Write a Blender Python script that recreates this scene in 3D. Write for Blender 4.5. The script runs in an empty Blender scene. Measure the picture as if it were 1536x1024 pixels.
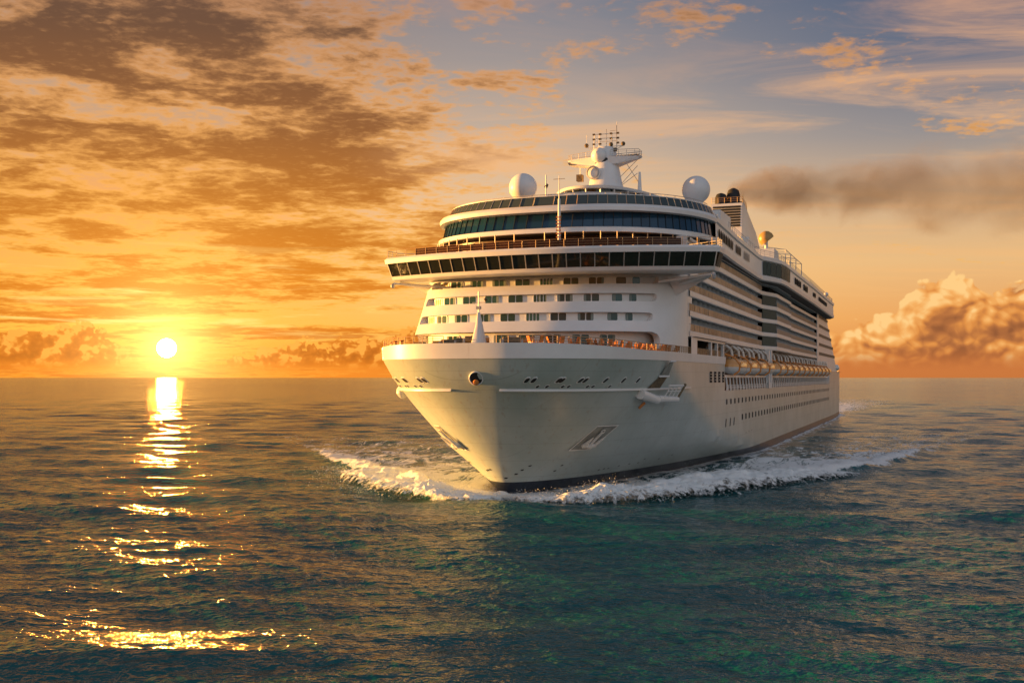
import bpy, math, random
import numpy as np
from mathutils import Vector, Matrix
random.seed(7)
scene = bpy.context.scene
R = math.radians

# ------------------------------------------------------------------ camera
EYE = 16.52
cam_d = bpy.data.cameras.new("camera"); cam = bpy.data.objects.new("camera", cam_d)
scene.collection.objects.link(cam); scene.camera = cam
cam.location = (0, 0, EYE); cam.rotation_euler = (R(90), 0, 0)
cam_d.sensor_width = 36.0; cam_d.lens = 1700 / 1536 * 36.0
cam_d.shift_y = 54 / 1536; cam_d.clip_start = 0.5; cam_d.clip_end = 200000
scene.render.resolution_x = 1024; scene.render.resolution_y = 682
scene.view_settings.view_transform = 'Standard'; scene.view_settings.look = 'None'
scene.view_settings.exposure = 1.65; scene.view_settings.gamma = 1.0
scene.cycles.use_denoising = True
scene.cycles.max_bounces = 6; scene.cycles.diffuse_bounces = 3; scene.cycles.glossy_bounces = 4
scene.cycles.transparent_max_bounces = 12; scene.cycles.volume_bounces = 1
scene.cycles.sample_clamp_indirect = 8.0
scene.cycles.volume_step_rate = 2.0

# ------------------------------------------------------------------ node helper
def lin(r, g, b):
    f = lambda c: (c / 255 / 12.92) if c / 255 <= 0.04045 else ((c / 255 + 0.055) / 1.055) ** 2.4
    return (f(r), f(g), f(b), 1.0)

class NT:
    """small expression helper around a node tree"""
    def __init__(self, nt): self.nt = nt
    def new(self, t, **kw):
        n = self.nt.nodes.new(t)
        for k, v in kw.items(): setattr(n, k, v)
        return n
    def put(self, sock, v):
        if isinstance(v, bpy.types.NodeSocket): self.nt.links.new(v, sock)
        elif v is not None: sock.default_value = v
    def m(self, op, a, b=None, c=None, clamp=False):
        n = self.new('ShaderNodeMath', operation=op, use_clamp=clamp)
        self.put(n.inputs[0], a)
        if b is not None: self.put(n.inputs[1], b)
        if c is not None: self.put(n.inputs[2], c)
        return n.outputs[0]
    def add(self, a, b): return self.m('ADD', a, b)
    def sub(self, a, b): return self.m('SUBTRACT', a, b)
    def mul(self, a, b): return self.m('MULTIPLY', a, b)
    def div(self, a, b): return self.m('DIVIDE', a, b)
    def step(self, x, a, b, o0=0.0, o1=1.0):
        n = self.new('ShaderNodeMapRange', interpolation_type='SMOOTHSTEP')
        self.put(n.inputs[0], x); self.put(n.inputs[1], a); self.put(n.inputs[2], b)
        self.put(n.inputs[3], o0); self.put(n.inputs[4], o1)
        return n.outputs[0]
    def mix(self, f, a, b, blend='MIX'):
        n = self.new('ShaderNodeMix', data_type='RGBA', blend_type=blend)
        self.put(n.inputs[0], f); self.put(n.inputs[6], a); self.put(n.inputs[7], b)
        return n.outputs[2]
    def ramp(self, x, stops):
        n = self.new('ShaderNodeValToRGB'); cr = n.color_ramp
        while len(cr.elements) < len(stops): cr.elements.new(0.5)
        for e, (p, c) in zip(cr.elements, stops): e.position = p; e.color = c
        self.put(n.inputs[0], x); return n.outputs[0]
    def noise(self, vec, scale=1.0, detail=4.0, rough=0.5, dist=0.0, dim='3D', kind='FBM'):
        n = self.new('ShaderNodeTexNoise', noise_dimensions=dim)
        self.put(n.inputs['Vector'], vec); n.inputs['Scale'].default_value = scale
        n.inputs['Detail'].default_value = detail; n.inputs['Roughness'].default_value = rough
        n.inputs['Distortion'].default_value = dist
        return n.outputs[0]
    def billow(self, vec, scale, warp=None):
        v = self.new('ShaderNodeTexVoronoi', feature='F1', voronoi_dimensions='2D'); self.put(v.inputs['Vector'], warp or vec); v.inputs['Scale'].default_value = scale
        return self.sub(1.0, v.outputs['Distance'])
    def warped(self, vec, scale, amt):
        w = self.new('ShaderNodeTexNoise', noise_dimensions='2D'); self.put(w.inputs['Vector'], vec); w.inputs['Scale'].default_value = scale; w.inputs['Detail'].default_value = 2
        k = self.new('ShaderNodeVectorMath', operation='SCALE'); self.put(k.inputs[0], self.vm('SUBTRACT', w.outputs['Color'], (0.5, 0.5, 0.5))); k.inputs['Scale'].default_value = amt
        return self.vm('ADD', vec, k.outputs[0])
    def comb(self, x, y, z=0.0):
        n = self.new('ShaderNodeCombineXYZ')
        for i, v in enumerate((x, y, z)): self.put(n.inputs[i], v)
        return n.outputs[0]
    def sep(self, v):
        n = self.new('ShaderNodeSeparateXYZ'); self.put(n.inputs[0], v); return n.outputs
    def vm(self, op, a, b):
        n = self.new('ShaderNodeVectorMath', operation=op)
        self.put(n.inputs[0], a); self.put(n.inputs[1], b)
        return n.outputs['Value'] if op in ('DOT_PRODUCT', 'LENGTH', 'DISTANCE') else n.outputs[0]

# ------------------------------------------------------------------ sun and sky
SUN_AZ = math.atan2(250 - 768, 1700)                 # from +Y towards +X
SUN_EL = R(1.42)
SUN = Vector((math.sin(SUN_AZ) * math.cos(SUN_EL), math.cos(SUN_AZ) * math.cos(SUN_EL), math.sin(SUN_EL)))
sd = bpy.data.lights.new("sun", 'SUN'); sd.energy = 5.0; sd.angle = R(0.6); sd.color = (1.0, 0.47, 0.11)
so = bpy.data.objects.new("sun", sd); scene.collection.objects.link(so)
LAMP_AZ, LAMP_EL = R(-76), R(2.2)
LAMP = Vector((math.sin(LAMP_AZ) * math.cos(LAMP_EL), math.cos(LAMP_AZ) * math.cos(LAMP_EL), math.sin(LAMP_EL)))
so.rotation_euler = (-LAMP).to_track_quat('-Z', 'Y').to_euler()

world = bpy.data.worlds.new("World"); scene.world = world; world.use_nodes = True
wn = world.node_tree; wn.nodes.clear(); W = NT(wn)
tc = W.new('ShaderNodeTexCoord'); D = tc.outputs['Generated']
dx, dy, dz = W.sep(D)
hyp = W.m('SQRT', W.add(W.mul(dx, dx), W.mul(dy, dy)))
el = W.div(dz, W.m('MAXIMUM', hyp, 0.02))                    # tan of elevation
az = W.m('ARCTAN2', dx, dy)                                   # radians, 0 ahead, + to the right
e01 = W.m('MULTIPLY', el, 2.0, clamp=True)                    # 0..0.5 -> 0..1
def P(py): return min(1.0, max(0.0, (566 - py) / 1700 * 2.0))
left = W.ramp(e01, [(0, lin(236, 126, 30)), (P(540), lin(240, 136, 36)), (P(500), lin(250, 172, 62)), (P(430), lin(242, 162, 62)),
                    (P(330), lin(230, 152, 70)), (P(180), lin(184, 146, 116)), (P(40), lin(142, 124, 116)), (0.85, lin(104, 104, 116)), (1, lin(82, 92, 112))])
midr = W.ramp(e01, [(0, lin(226, 134, 52)), (P(540), lin(236, 150, 66)), (P(480), lin(250, 184, 98)), (P(400), lin(244, 192, 124)),
                    (P(300), lin(222, 184, 144)), (P(200), lin(186, 164, 146)), (P(90), lin(146, 138, 138)), (P(0), lin(118, 120, 132)), (1, lin(66, 80, 108))])
right = W.ramp(e01, [(0, lin(204, 122, 64)), (P(540), lin(216, 134, 74)), (P(480), lin(228, 158, 92)), (P(400), lin(226, 178, 122)),
                     (P(310), lin(198, 164, 130)), (P(220), lin(140, 132, 134)), (P(120), lin(92, 100, 122)), (P(0), lin(68, 82, 112)), (1, lin(48, 66, 100))])
base = W.mix(W.step(az, -0.30, 0.0), left, midr)
base = W.mix(W.step(az, -0.02, 0.40), base, right)
# the sky behind the camera: unseen, brightness set to fill the shaded ship front
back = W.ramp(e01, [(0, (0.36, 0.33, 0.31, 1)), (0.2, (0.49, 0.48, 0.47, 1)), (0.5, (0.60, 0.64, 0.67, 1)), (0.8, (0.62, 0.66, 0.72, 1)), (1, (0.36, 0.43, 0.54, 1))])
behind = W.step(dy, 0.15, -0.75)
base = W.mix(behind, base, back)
nish = W.new('ShaderNodeTexSky', sky_type='NISHITA'); nish.sun_disc = False
nish.sun_elevation = LAMP_EL; nish.sun_rotation = LAMP_AZ
base = W.mix(0.04, base, nish.outputs[0], 'ADD')

# glow round the sun
sv = W.vm('DOT_PRODUCT', D, tuple(SUN))
ang = W.m('ARCCOSINE', W.m('MINIMUM', sv, 1.0))
glow1 = W.m('EXPONENT', W.mul(ang, -1 / 0.030)); glow2 = W.m('EXPONENT', W.mul(ang, -1 / 0.14))

# high broken cloud deck, seen in perspective, dense to the left
inv = W.div(1.0, W.m('MAXIMUM', W.add(dz, 0.075), 0.03))
cx, cy = W.mul(dx, inv), W.mul(dy, inv)
cp = W.comb(cx, cy, 3.7)
cps = W.comb(W.mul(cx, 1.0), W.mul(cy, 1.0), 8.1)
big = W.noise(cp, 0.85, 2.0, 0.5, 0.3)
midn = W.noise(cps, 3.2, 6.0, 0.62, 0.25)
fine = W.m('MULTIPLY_ADD', W.noise(cps, 22.0, 5.0, 0.68, 0.4), 0.6, W.mul(W.sub(W.billow(W.warped(cps, 14.0, 0.06), 20.0), 0.28), 0.24))
cov = W.m('MULTIPLY_ADD', big, 0.55, W.m('MULTIPLY_ADD', midn, 0.60, W.mul(fine, 0.30)))     # about 0.69 mean
# coverage threshold by azimuth and height: dense up-left, thin right
bias = W.add(W.step(az, -0.40, 0.30, -0.075, 0.10), W.step(el, 0.04, 0.16, 0.07, 0.0))
bias = W.add(bias, W.step(W.add(az, W.mul(el, -0.8)), -0.22, 0.10, 0.0, 0.09))
cd = W.sub(cov, W.add(0.650, bias))
edge = W.step(cd, -0.07, 0.04); core = W.step(W.sub(cd, W.mul(W.sub(fine, 0.5), 0.08)), -0.005, 0.125)
goldc = W.ramp(e01, [(0, lin(255, 176, 66)), (P(420), lin(252, 184, 80)), (P(300), lin(246, 176, 84)), (P(150), lin(230, 162, 92)), (P(0), lin(200, 142, 96)), (1, lin(150, 120, 108))])
darkc = W.ramp(e01, [(0, lin(206, 110, 36)), (P(420), lin(212, 124, 36)), (P(320), lin(186, 114, 46)), (P(200), lin(138, 90, 56)), (P(60), lin(98, 74, 62)), (1, lin(76, 72, 78))])
lit = W.mix(W.mul(edge, 0.85), base, goldc)
shade = W.mul(core, W.step(fine, 0.38, 0.66, 1.0, 0.62))
sky1 = W.mix(shade, lit, darkc)
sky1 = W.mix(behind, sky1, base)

# thin streaked clouds over the blue part
st = W.comb(W.m('MULTIPLY_ADD', cx, 0.9, W.mul(cy, 0.35)), W.mul(cy, 2.1), 1.3)
sn = W.noise(st, 1.1, 7.0, 0.62, 0.9)
sn2 = W.noise(st, 0.35, 2.0, 0.5)
wis = W.mul(W.step(sn, 0.42, 0.70), W.step(sn2, 0.33, 0.55))
wis = W.mul(wis, W.step(az, -0.16, 0.02)); wis = W.mul(wis, W.step(el, 0.03, 0.12))
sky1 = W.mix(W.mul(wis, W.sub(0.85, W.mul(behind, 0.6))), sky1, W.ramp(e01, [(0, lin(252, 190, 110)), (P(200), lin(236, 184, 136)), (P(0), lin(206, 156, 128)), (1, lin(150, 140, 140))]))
# thin glowing bars low round the sun
bp = W.comb(W.mul(az, 7.0), W.mul(el, 95.0), 5.0)
bn = W.noise(bp, 1.0, 5.0, 0.6, 0.5)
bars = W.mul(W.step(bn, 0.52, 0.68), W.mul(W.step(el, 0.022, 0.05), W.step(el, 0.13, 0.07)))
bars = W.mul(bars, W.step(az, 0.05, -0.22))
sky1 = W.mix(W.mul(bars, 0.8), sky1, lin(255, 222, 130))

# cumulus standing on the horizon
def cumulus(tops, amp, seed, scale, sharp=0.0022, cols=None, basefade=0.030):
    fc = W.new('ShaderNodeFloatCurve'); cu = fc.mapping.curves[0]
    pts = [((a + 0.6) / 1.2, t * 4.0) for a, t in tops]
    while len(cu.points) < len(pts): cu.points.new(0.5, 0.5)
    for q, (a, t) in zip(cu.points, pts): q.location = (a, t)
    fc.mapping.update()
    W.put(fc.inputs['Value'], W.m('MULTIPLY_ADD', az, 1 / 1.2, 0.5))
    top = W.div(fc.outputs[0], 4.0)
    bx, by = W.add(az, seed), W.mul(el, 1.2)
    def bl(ox, oy, fine=True):
        q = W.comb(W.add(bx, ox), W.add(by, oy), 0.0); wq = W.warped(q, scale * 1.1, 0.55 / scale)
        r = W.m('MULTIPLY_ADD', W.billow(wq, scale * 0.8), 0.50, W.mul(W.billow(wq, scale * 2.1), 0.30))
        return W.m('MULTIPLY_ADD', W.billow(wq, scale * 5.0), 0.16, r)
    na = bl(0, 0); nb = bl(-0.004, 0.006)
    hgt = W.m('MULTIPLY_ADD', W.sub(na, 0.62), amp * 1.6, W.m('MULTIPLY_ADD', W.sub(W.noise(W.comb(bx, by, 0.0), scale * 3, 4.0, 0.6), 0.5), amp * 0.5, top))
    inside = W.step(W.sub(hgt, el), -sharp, sharp)
    relief = W.mul(W.sub(na, nb), 2.0)
    hl = W.step(W.sub(hgt, el), 0.05, 0.0)                       # close to the cloud's top outline
    lum = W.m('ADD', W.add(relief, W.mul(W.sub(na, 0.60), 1.1)), W.m('MULTIPLY_ADD', hl, 0.36, 0.49), clamp=True)
    c = W.ramp(lum, cols)
    lowf = W.step(el, 0.004, basefade)
    return inside, c, lowf
rc = [(0, lin(150, 92, 56)), (0.3, lin(184, 114, 64)), (0.55, lin(226, 146, 72)), (0.8, lin(246, 176, 98)), (1, lin(255, 206, 134))]
ins, ccol, lowf = cumulus([(-0.6, -0.02), (0.22, -0.02), (0.262, 0.040), (0.29, 0.052), (0.325, 0.056), (0.345, 0.080), (0.37, 0.088), (0.40, 0.074), (0.425, 0.092), (0.47, 0.098), (0.6, 0.06)], 0.040, 2.3, 21.0, cols=rc)
dimc = W.mix(lowf, lin(196, 112, 58), ccol)
sky2 = W.mix(W.mul(ins, W.step(el, 0.0, 0.02, 0.45, 1.0)), sky1, dimc)
lc = [(0, lin(168, 88, 28)), (0.45, lin(186, 98, 30)), (0.8, lin(210, 118, 38)), (1, lin(246, 166, 70))]
ins2, c2, lowf2 = cumulus([(-0.6, 0.045), (-0.43, 0.040), (-0.39, 0.044), (-0.35, 0.042), (-0.325, 0.026), (-0.305, 0.014), (-0.27, 0.012), (-0.24, 0.018), (-0.20, 0.028), (-0.16, 0.033), (-0.12, 0.037), (-0.09, 0.040), (-0.03, 0.03), (0.05, -0.02), (0.6, -0.02)], 0.022, 6.1, 46.0, sharp=0.0014, cols=lc, basefade=0.02)
d2 = W.mix(lowf2, lin(232, 128, 38), c2)
sky2 = W.mix(W.mul(W.mul(ins2, W.step(el, 0.0, 0.014, 0.25, 0.95)), W.step(ang, 0.012, 0.05)), sky2, d2)
# sun disc, bloom of air round it
g = W.mix(1.0, sky2, W.mix(1.0, W.comb(2.2, 1.2, 0.36), W.comb(glow1, glow1, glow1), 'MULTIPLY'), 'ADD')
g = W.mix(1.0, g, W.mix(1.0, W.comb(0.34, 0.12, 0.0), W.comb(glow2, glow2, glow2), 'MULTIPLY'), 'ADD')
disc = W.step(ang, 0.0082, 0.0054)
g = W.mix(disc, g, (6000.0, 2100.0, 240.0, 1))
# below the horizon the world is dark water
g = W.mix(W.step(el, -0.002, -0.02), g, (0.02, 0.045, 0.05, 1))
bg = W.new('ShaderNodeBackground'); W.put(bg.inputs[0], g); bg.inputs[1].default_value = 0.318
wo = W.new('ShaderNodeOutputWorld'); wn.links.new(bg.outputs[0], wo.inputs[0])
try:
    world.cycles.sampling_method = 'MANUAL'; world.cycles.sample_map_resolution = 2048
except Exception: pass

# ------------------------------------------------------------------ materials
def mat(name, col=(0.8, 0.8, 0.8), rough=0.5, metal=0.0, spec=0.5, coat=0.0, emit=None, es=0.0, var=0.0, vs=0.4, bump=0.0, bs=8.0, rnd=0.0):
    m = bpy.data.materials.new(name); m.use_nodes = True
    nt = m.node_tree; b = nt.nodes['Principled BSDF']; n = NT(nt)
    b.inputs['Roughness'].default_value = rough; b.inputs['Metallic'].default_value = metal
    b.inputs['Specular IOR Level'].default_value = spec; b.inputs['Coat Weight'].default_value = coat
    c = (*col, 1.0)
    t = n.new('ShaderNodeTexCoord')
    if var > 0:
        f = n.noise(t.outputs['Object'], vs, 6.0, 0.62)
        c = n.mix(n.step(f, 0.32, 0.68), tuple(x * (1 - var) for x in col) + (1,), tuple(min(1, x * (1 + var * 0.4)) for x in col) + (1,))
    if rnd > 0:
        oi = n.new('ShaderNodeObjectInfo')
        k = n.m('MULTIPLY_ADD', oi.outputs['Random'], rnd, 1 - rnd * 0.5)
        c = n.mix(1.0, c, n.comb(k, k, k), 'MULTIPLY')
    n.put(b.inputs['Base Color'], c)
    if bump > 0:
        bn = n.new('ShaderNodeBump'); bn.inputs['Strength'].default_value = bump; bn.inputs['Distance'].default_value = 0.05
        n.put(bn.inputs['Height'], n.noise(t.outputs['Object'], bs, 5.0, 0.6)); n.put(b.inputs['Normal'], bn.outputs[0])
    if emit:
        b.inputs['Emission Color'].default_value = (*emit, 1); b.inputs['Emission Strength'].default_value = es
    return m
M = {}
M['white'] = mat('white_paint', (0.80, 0.79, 0.77), 0.38, var=0.05, vs=0.25, bump=0.05, bs=0.6)
M['wall'] = mat('deckhouse_paint', (0.74, 0.74, 0.72), 0.5, var=0.06)
M['glass'] = mat('tinted_glass', (0.012, 0.020, 0.022), 0.06, spec=0.7)
M['blue'] = mat('blue_lounge_glass', (0.010, 0.045, 0.085), 0.07, spec=0.6, rnd=0.5)
M['teal'] = mat('teal_cabin_glass', (0.02, 0.075, 0.08), 0.08, spec=0.6, rnd=0.6)
M['bridge_glass'] = mat('dark_bridge_glass', (0.016, 0.017, 0.010), 0.05, spec=0.55)
M['greenglass'] = mat('green_screen_glass', (0.045, 0.085, 0.085), 0.45, spec=0.05)
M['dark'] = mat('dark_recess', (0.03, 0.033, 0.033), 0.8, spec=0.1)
M['black'] = mat('soot_black', (0.012, 0.012, 0.012), 0.6)
M['bronze'] = mat('bronze_balustrade', (0.40, 0.23, 0.13), 0.35, spec=0.3, rnd=0.8, var=0.35, vs=1.6)
M['steel'] = mat('grey_steel', (0.42, 0.42, 0.41), 0.45, metal=0.3)
M['rail'] = mat('painted_rail', (0.62, 0.58, 0.52), 0.4)
M['teak'] = mat('teak_deck', (0.36, 0.20, 0.10), 0.6, var=0.2, vs=2.0)
M['orange'] = mat('orange_canopy', (0.80, 0.30, 0.06), 0.35, var=0.1)
M['boat'] = mat('lifeboat_white', (0.78, 0.76, 0.72), 0.28, coat=0.3)
M['amber'] = mat('amber_wood', (0.62, 0.22, 0.05), 0.4, rnd=0.5)
M['gold'] = mat('gold_dome', (0.46, 0.27, 0.08), 0.4)
M['dome'] = mat('radome_white', (0.80, 0.80, 0.80), 0.4)
M['maroon'] = mat('maroon_screen', (0.05, 0.018, 0.012), 0.2, spec=0.3)
M['curtain'] = mat('cream_curtain', (0.55, 0.42, 0.22), 0.8)
M['drape'] = mat('window_drape', (0.20, 0.24, 0.22), 0.8)
M['lamp'] = mat('amber_lamp', (0.9, 0.5, 0.2), 0.5, emit=(1.0, 0.33, 0.05), es=0.5)
M['warmroom'] = mat('lit_room', (0.3, 0.15, 0.05), 0.6, emit=(1.0, 0.35, 0.06), es=0.5)
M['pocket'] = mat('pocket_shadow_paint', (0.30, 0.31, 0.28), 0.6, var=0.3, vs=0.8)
M['steelwhite'] = mat('painted_anchor', (0.66, 0.66, 0.63), 0.45, var=0.25, vs=1.5)
M['amberdark'] = mat('dark_brass_locker', (0.16, 0.11, 0.05), 0.5, var=0.5, vs=2.0)
M['darkroom'] = mat('bridge_interior', (0.03, 0.03, 0.02), 0.6)
M['amberrail'] = mat('varnished_rail', (0.50, 0.30, 0.15), 0.4)
M['screen'] = mat('smoked_screen_glass', (0.06, 0.08, 0.075), 0.12, spec=0.6)
M['soffit'] = mat('soffit_shade', (0.07, 0.075, 0.075), 0.6)  # undersides darkened, shade below the overhangs put into the colour
M['dark2'] = mat('window_strip_glass', (0.12, 0.12, 0.11), 0.5, spec=0.1)
M['boattop'] = mat('lifeboat_canopy', (0.85, 0.42, 0.13), 0.25, coat=0.4)
M['davit'] = mat('davit_paint', (0.72, 0.66, 0.58), 0.35)
M['opendeckwall'] = mat('varnished_panelling', (0.06, 0.028, 0.02), 0.35, var=0.4, vs=0.7)

# hull paint: pale sage above a navy boot top, faint plate seams and weather streaks
hm = bpy.data.materials.new('hull_paint'); hm.use_nodes = True; n = NT(hm.node_tree); b = hm.node_tree.nodes['Principled BSDF']
t = n.new('ShaderNodeTexCoord'); ox, oy, oz = n.sep(t.outputs['Object'])
f = n.noise(t.outputs['Object'], 0.12, 5.0, 0.6)
streak = n.noise(n.comb(n.mul(ox, 1.4), n.mul(oy, 1.4), n.mul(oz, 0.10)), 1.0, 5.0, 0.6)
paint = n.mix(n.step(f, 0.3, 0.7), (0.40, 0.47, 0.44, 1), (0.50, 0.56, 0.53, 1))
paint = n.mix(n.mul(n.step(streak, 0.54, 0.78), 0.40), paint, (0.32, 0.31, 0.27, 1))
rs = n.noise(n.comb(n.mul(ox, 0.9), n.mul(oy, 0.9), n.mul(oz, 0.07)), 1.7, 3.0, 0.5)
paint = n.mix(n.mul(n.step(rs, 0.60, 0.74), 0.32), paint, (0.34, 0.20, 0.11, 1))
pl = n.new('ShaderNodeTexBrick'); n.put(pl.inputs['Vector'], n.comb(ox, oz, 0.0)); pl.inputs['Scale'].default_value = 0.25
pl.inputs['Mortar Size'].default_value = 0.006; pl.inputs['Brick Width'].default_value = 2.2; pl.inputs['Row Height'].default_value = 0.62
pl.inputs['Color1'].default_value = (1, 1, 1, 1); pl.inputs['Color2'].default_value = (0.96, 0.96, 0.96, 1); pl.inputs['Mortar'].default_value = (0.74, 0.74, 0.74, 1)
paint = n.mix(1.0, paint, pl.outputs[0], 'MULTIPLY')
seam = n.m('LESS_THAN', oz, 1.75)
wet = n.mix(n.step(n.noise(t.outputs['Object'], 0.8, 4, .6), 0.4, 0.6), (0.010, 0.016, 0.032, 1), (0.02, 0.028, 0.042, 1))
n.put(b.inputs['Base Color'], n.mix(seam, paint, wet)); b.inputs['Roughness'].default_value = 0.33
bn = n.new('ShaderNodeBump'); bn.inputs['Strength'].default_value = 0.25; bn.inputs['Distance'].default_value = 0.12
n.put(bn.inputs['Height'], n.add(n.noise(t.outputs['Object'], 0.35, 3.0, 0.5), n.mul(pl.outputs['Fac'], -0.35)))
n.put(b.inputs['Normal'], bn.outputs[0])
M['hull'] = hm
wm = bpy.data.materials.new('sea_water'); M['water_stub'] = wm
M['smoke'] = bpy.data.materials.new('smoke')
fmm = mat('foam', (0.80, 0.83, 0.83), 0.85, spec=0.2, bump=0.9, bs=3.5); M['foam'] = fmm
n = NT(fmm.node_tree); b = fmm.node_tree.nodes['Principled BSDF']; t = n.new('ShaderNodeTexCoord')
at_ = n.new('ShaderNodeAttribute'); at_.attribute_name = 'body'
r1 = n.noise(t.outputs['Object'], 1.1, 8.0, 0.72, 0.3)
n.put(b.inputs['Alpha'], n.step(n.add(at_.outputs['Fac'], n.mul(n.sub(r1, 0.5), 2.6)), 0.14, 0.62))
b.inputs['Subsurface Weight'].default_value = 0.0
fms = mat('spray_white', (0.80, 0.83, 0.83), 0.8, spec=0.2); M['drops'] = fms

# ------------------------------------------------------------------ ship frame
TH = math.atan(623 / 1700)
A = Vector((math.sin(TH), math.cos(TH), 0)); PORT = Vector((math.cos(TH), -math.sin(TH), 0)); P0 = Vector((-0.66, 161.4, 0))
SHIP_M = Matrix.Translation(P0) @ Matrix.Rotation(math.atan2(A.y, A.x), 4, 'Z')
def tag(o, label=None, cat=None, group=None, kind=None):
    for k, v in (('label', label), ('category', cat), ('group', group), ('kind', kind)):
        if v: o[k] = v
    return o
col = scene.collection
ship = bpy.data.objects.new('cruise_ship', None); col.objects.link(ship); ship.matrix_world = SHIP_M
tag(ship, 'huge white cruise ship steaming towards the viewer with a wave at its bow', 'cruise ship')

class MB:
    """mesh collector; coordinates are (s aft, t to port, z up) and stored as local (s, -t, z)"""
    def __init__(self): self.v = []; self.f = []; self.mi = []; self.mats = []
    def k(self, m):
        if m not in self.mats: self.mats.append(m)
        return self.mats.index(m)
    def quadgrid(self, rows, m, close=False, flip=False):
        o = len(self.v); w = len(rows[0]); k = self.k(m)
        for r in rows: self.v += [(p[0], -p[1], p[2]) for p in r]
        for i in range(len(rows) - 1):
            for j in range(w if close else w - 1):
                a, b_, c, d = o + i * w + j, o + i * w + (j + 1) % w, o + (i + 1) * w + (j + 1) % w, o + (i + 1) * w + j
                self.f.append((a, b_, c, d) if not flip else (d, c, b_, a)); self.mi.append(k)
    def poly(self, pts, m):
        o = len(self.v); self.v += [(p[0], -p[1], p[2]) for p in pts]; self.f.append(tuple(range(o, o + len(pts)))); self.mi.append(self.k(m))
    def box(self, s0, s1, t0, t1, z0, z1, m):
        o = len(self.v); k = self.k(m)
        for z in (z0, z1):
            for (s, t_) in ((s0, t0), (s1, t0), (s1, t1), (s0, t1)): self.v.append((s, -t_, z))
        for f_ in ((3, 2, 1, 0), (4, 5, 6, 7), (0, 1, 5, 4), (1, 2, 6, 5), (2, 3, 7, 6), (3, 0, 4, 7)):
            self.f.append(tuple(o + i for i in f_)); self.mi.append(k)
    def prism(self, plan, z0, z1, m, plan2=None, top=None):
        p2 = plan2 or plan; nn = len(plan)
        self.quadgrid([[(s, t_, z0) for s, t_ in plan], [(s, t_, z1) for s, t_ in p2]], m, close=True)
        self.poly([(s, t_, z1) for s, t_ in p2], top or m); self.poly([(s, t_, z0) for s, t_ in plan][::-1], m)
    def tube(self, a, b_, r, m, r2=None, n_=6):
        a, b_ = Vector(a), Vector(b_); d = b_ - a
        if d.length < 1e-6: return
        q = d.to_track_quat('Z', 'Y'); r2 = r if r2 is None else r2
        rows = []
        for c, rr in ((a, r), (b_, r2)):
            rows.append([tuple(c + q @ Vector((rr * math.cos(2 * math.pi * i / n_), rr * math.sin(2 * math.pi * i / n_), 0))) for i in range(n_)])
        self.quadgrid(rows, m, close=True); self.poly(rows[1], m); self.poly(rows[0][::-1], m)
    def lathe(self, c, prof, m, n_=32, axis=None):
        q = Vector(axis).to_track_quat('Z', 'Y') if axis else None; c = Vector(c); rows = []
        for r, h in prof:
            ring = []
            for i in range(n_):
                v = Vector((r * math.cos(2 * math.pi * i / n_), r * math.sin(2 * math.pi * i / n_), h))
                ring.append(tuple(c + (q @ v if q else v)))
            rows.append(ring)
        self.quadgrid(rows, m, close=True)
    def wall(self, path, z0, z1, th, m, dz=0.0, lean=(0, 0)):
        """a wall following path [(s,t)], thickness th inward (towards the right of travel), lean shifts the top"""
        n_ = len(path); inn = offset(path, th); la = lean[0]
        out_t = offset(path, -la) if la else path; inn_t = offset(path, th - la) if la else inn
        self.quadgrid([[(s, t_, z0) for s, t_ in path], [(s, t_, z1) for s, t_ in out_t], [(s, t_, z1) for s, t_ in inn_t], [(s, t_, z0) for s, t_ in inn], [(s, t_, z0) for s, t_ in path]], m)
    def obj(self, name, parent=None, smooth=False, **kw):
        me = bpy.data.meshes.new(name); me.from_pydata(self.v, [], self.f)
        for x in self.mats: me.materials.append(M[x])
        me.polygons.foreach_set('material_index', self.mi)
        me.validate(); me.update()
        if smooth:
            me.polygons.foreach_set('use_smooth', [True] * len(me.polygons))
            try: me.set_sharp_from_angle(angle=R(35))
            except Exception: pass
        o = bpy.data.objects.new(name, me); col.objects.link(o)
        if parent is not None: o.parent = parent
        tag(o, **kw)
        return o
def offset(path, d):
    """offset a polyline (s,t); d>0 moves to the inside of a path that runs starboard -> bow -> port"""
    out = []
    for i in range(len(path)):
        a = Vector(path[max(0, i - 1)]); b_ = Vector(path[min(len(path) - 1, i + 1)]); u = (b_ - a)
        if u.length < 1e-9: out.append(tuple(path[i])); continue
        u.normalize(); nrm = Vector((u.y, -u.x))        # starboard->port travel (+t) : inward is +s
        out.append((path[i][0] + nrm.x * d, path[i][1] + nrm.y * d))
    return out
def interp(x, xs, ys):
    return float(np.interp(x, xs, ys))

# ------------------------------------------------------------------ hull
def stem(z): return interp(z, [-4, 0, 16.3, 21.1], [1.5, 0, -13.3, -15.3])
def halfw(s, z):
    L = math.exp(interp(z, [0, 6, 12, 19.2], [4.795, 4.06, 3.74, 3.38])); nn = interp(z, [0, 19.2], [1.1, 1.9]); mm = interp(z, [0, 19.2], [1.72, 3.3])
    q = min(1.0, max(0.0, (s - stem(z)) / L))
    w = 21.0 * (1 - (1 - q) ** nn) ** (1 / mm)
    if s > 300: w *= 1 - 0.085 * min(1, ((s - 300) / 75)) ** 2
    return w
def sheer(s): return 20.3 + 0.75 * min(1.0, max(0.0, (2 - s) / 17))
S_REC0, S_REC1, S_END = 59.0, 297.0, 372.0
sb = [60 * (i / 64) ** 2.6 for i in range(65)]
sb = [x for x in sb if x < 58.5] + [59.0] + list(np.linspace(64, 297, 48)) + list(np.linspace(303, S_END, 14))
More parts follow.
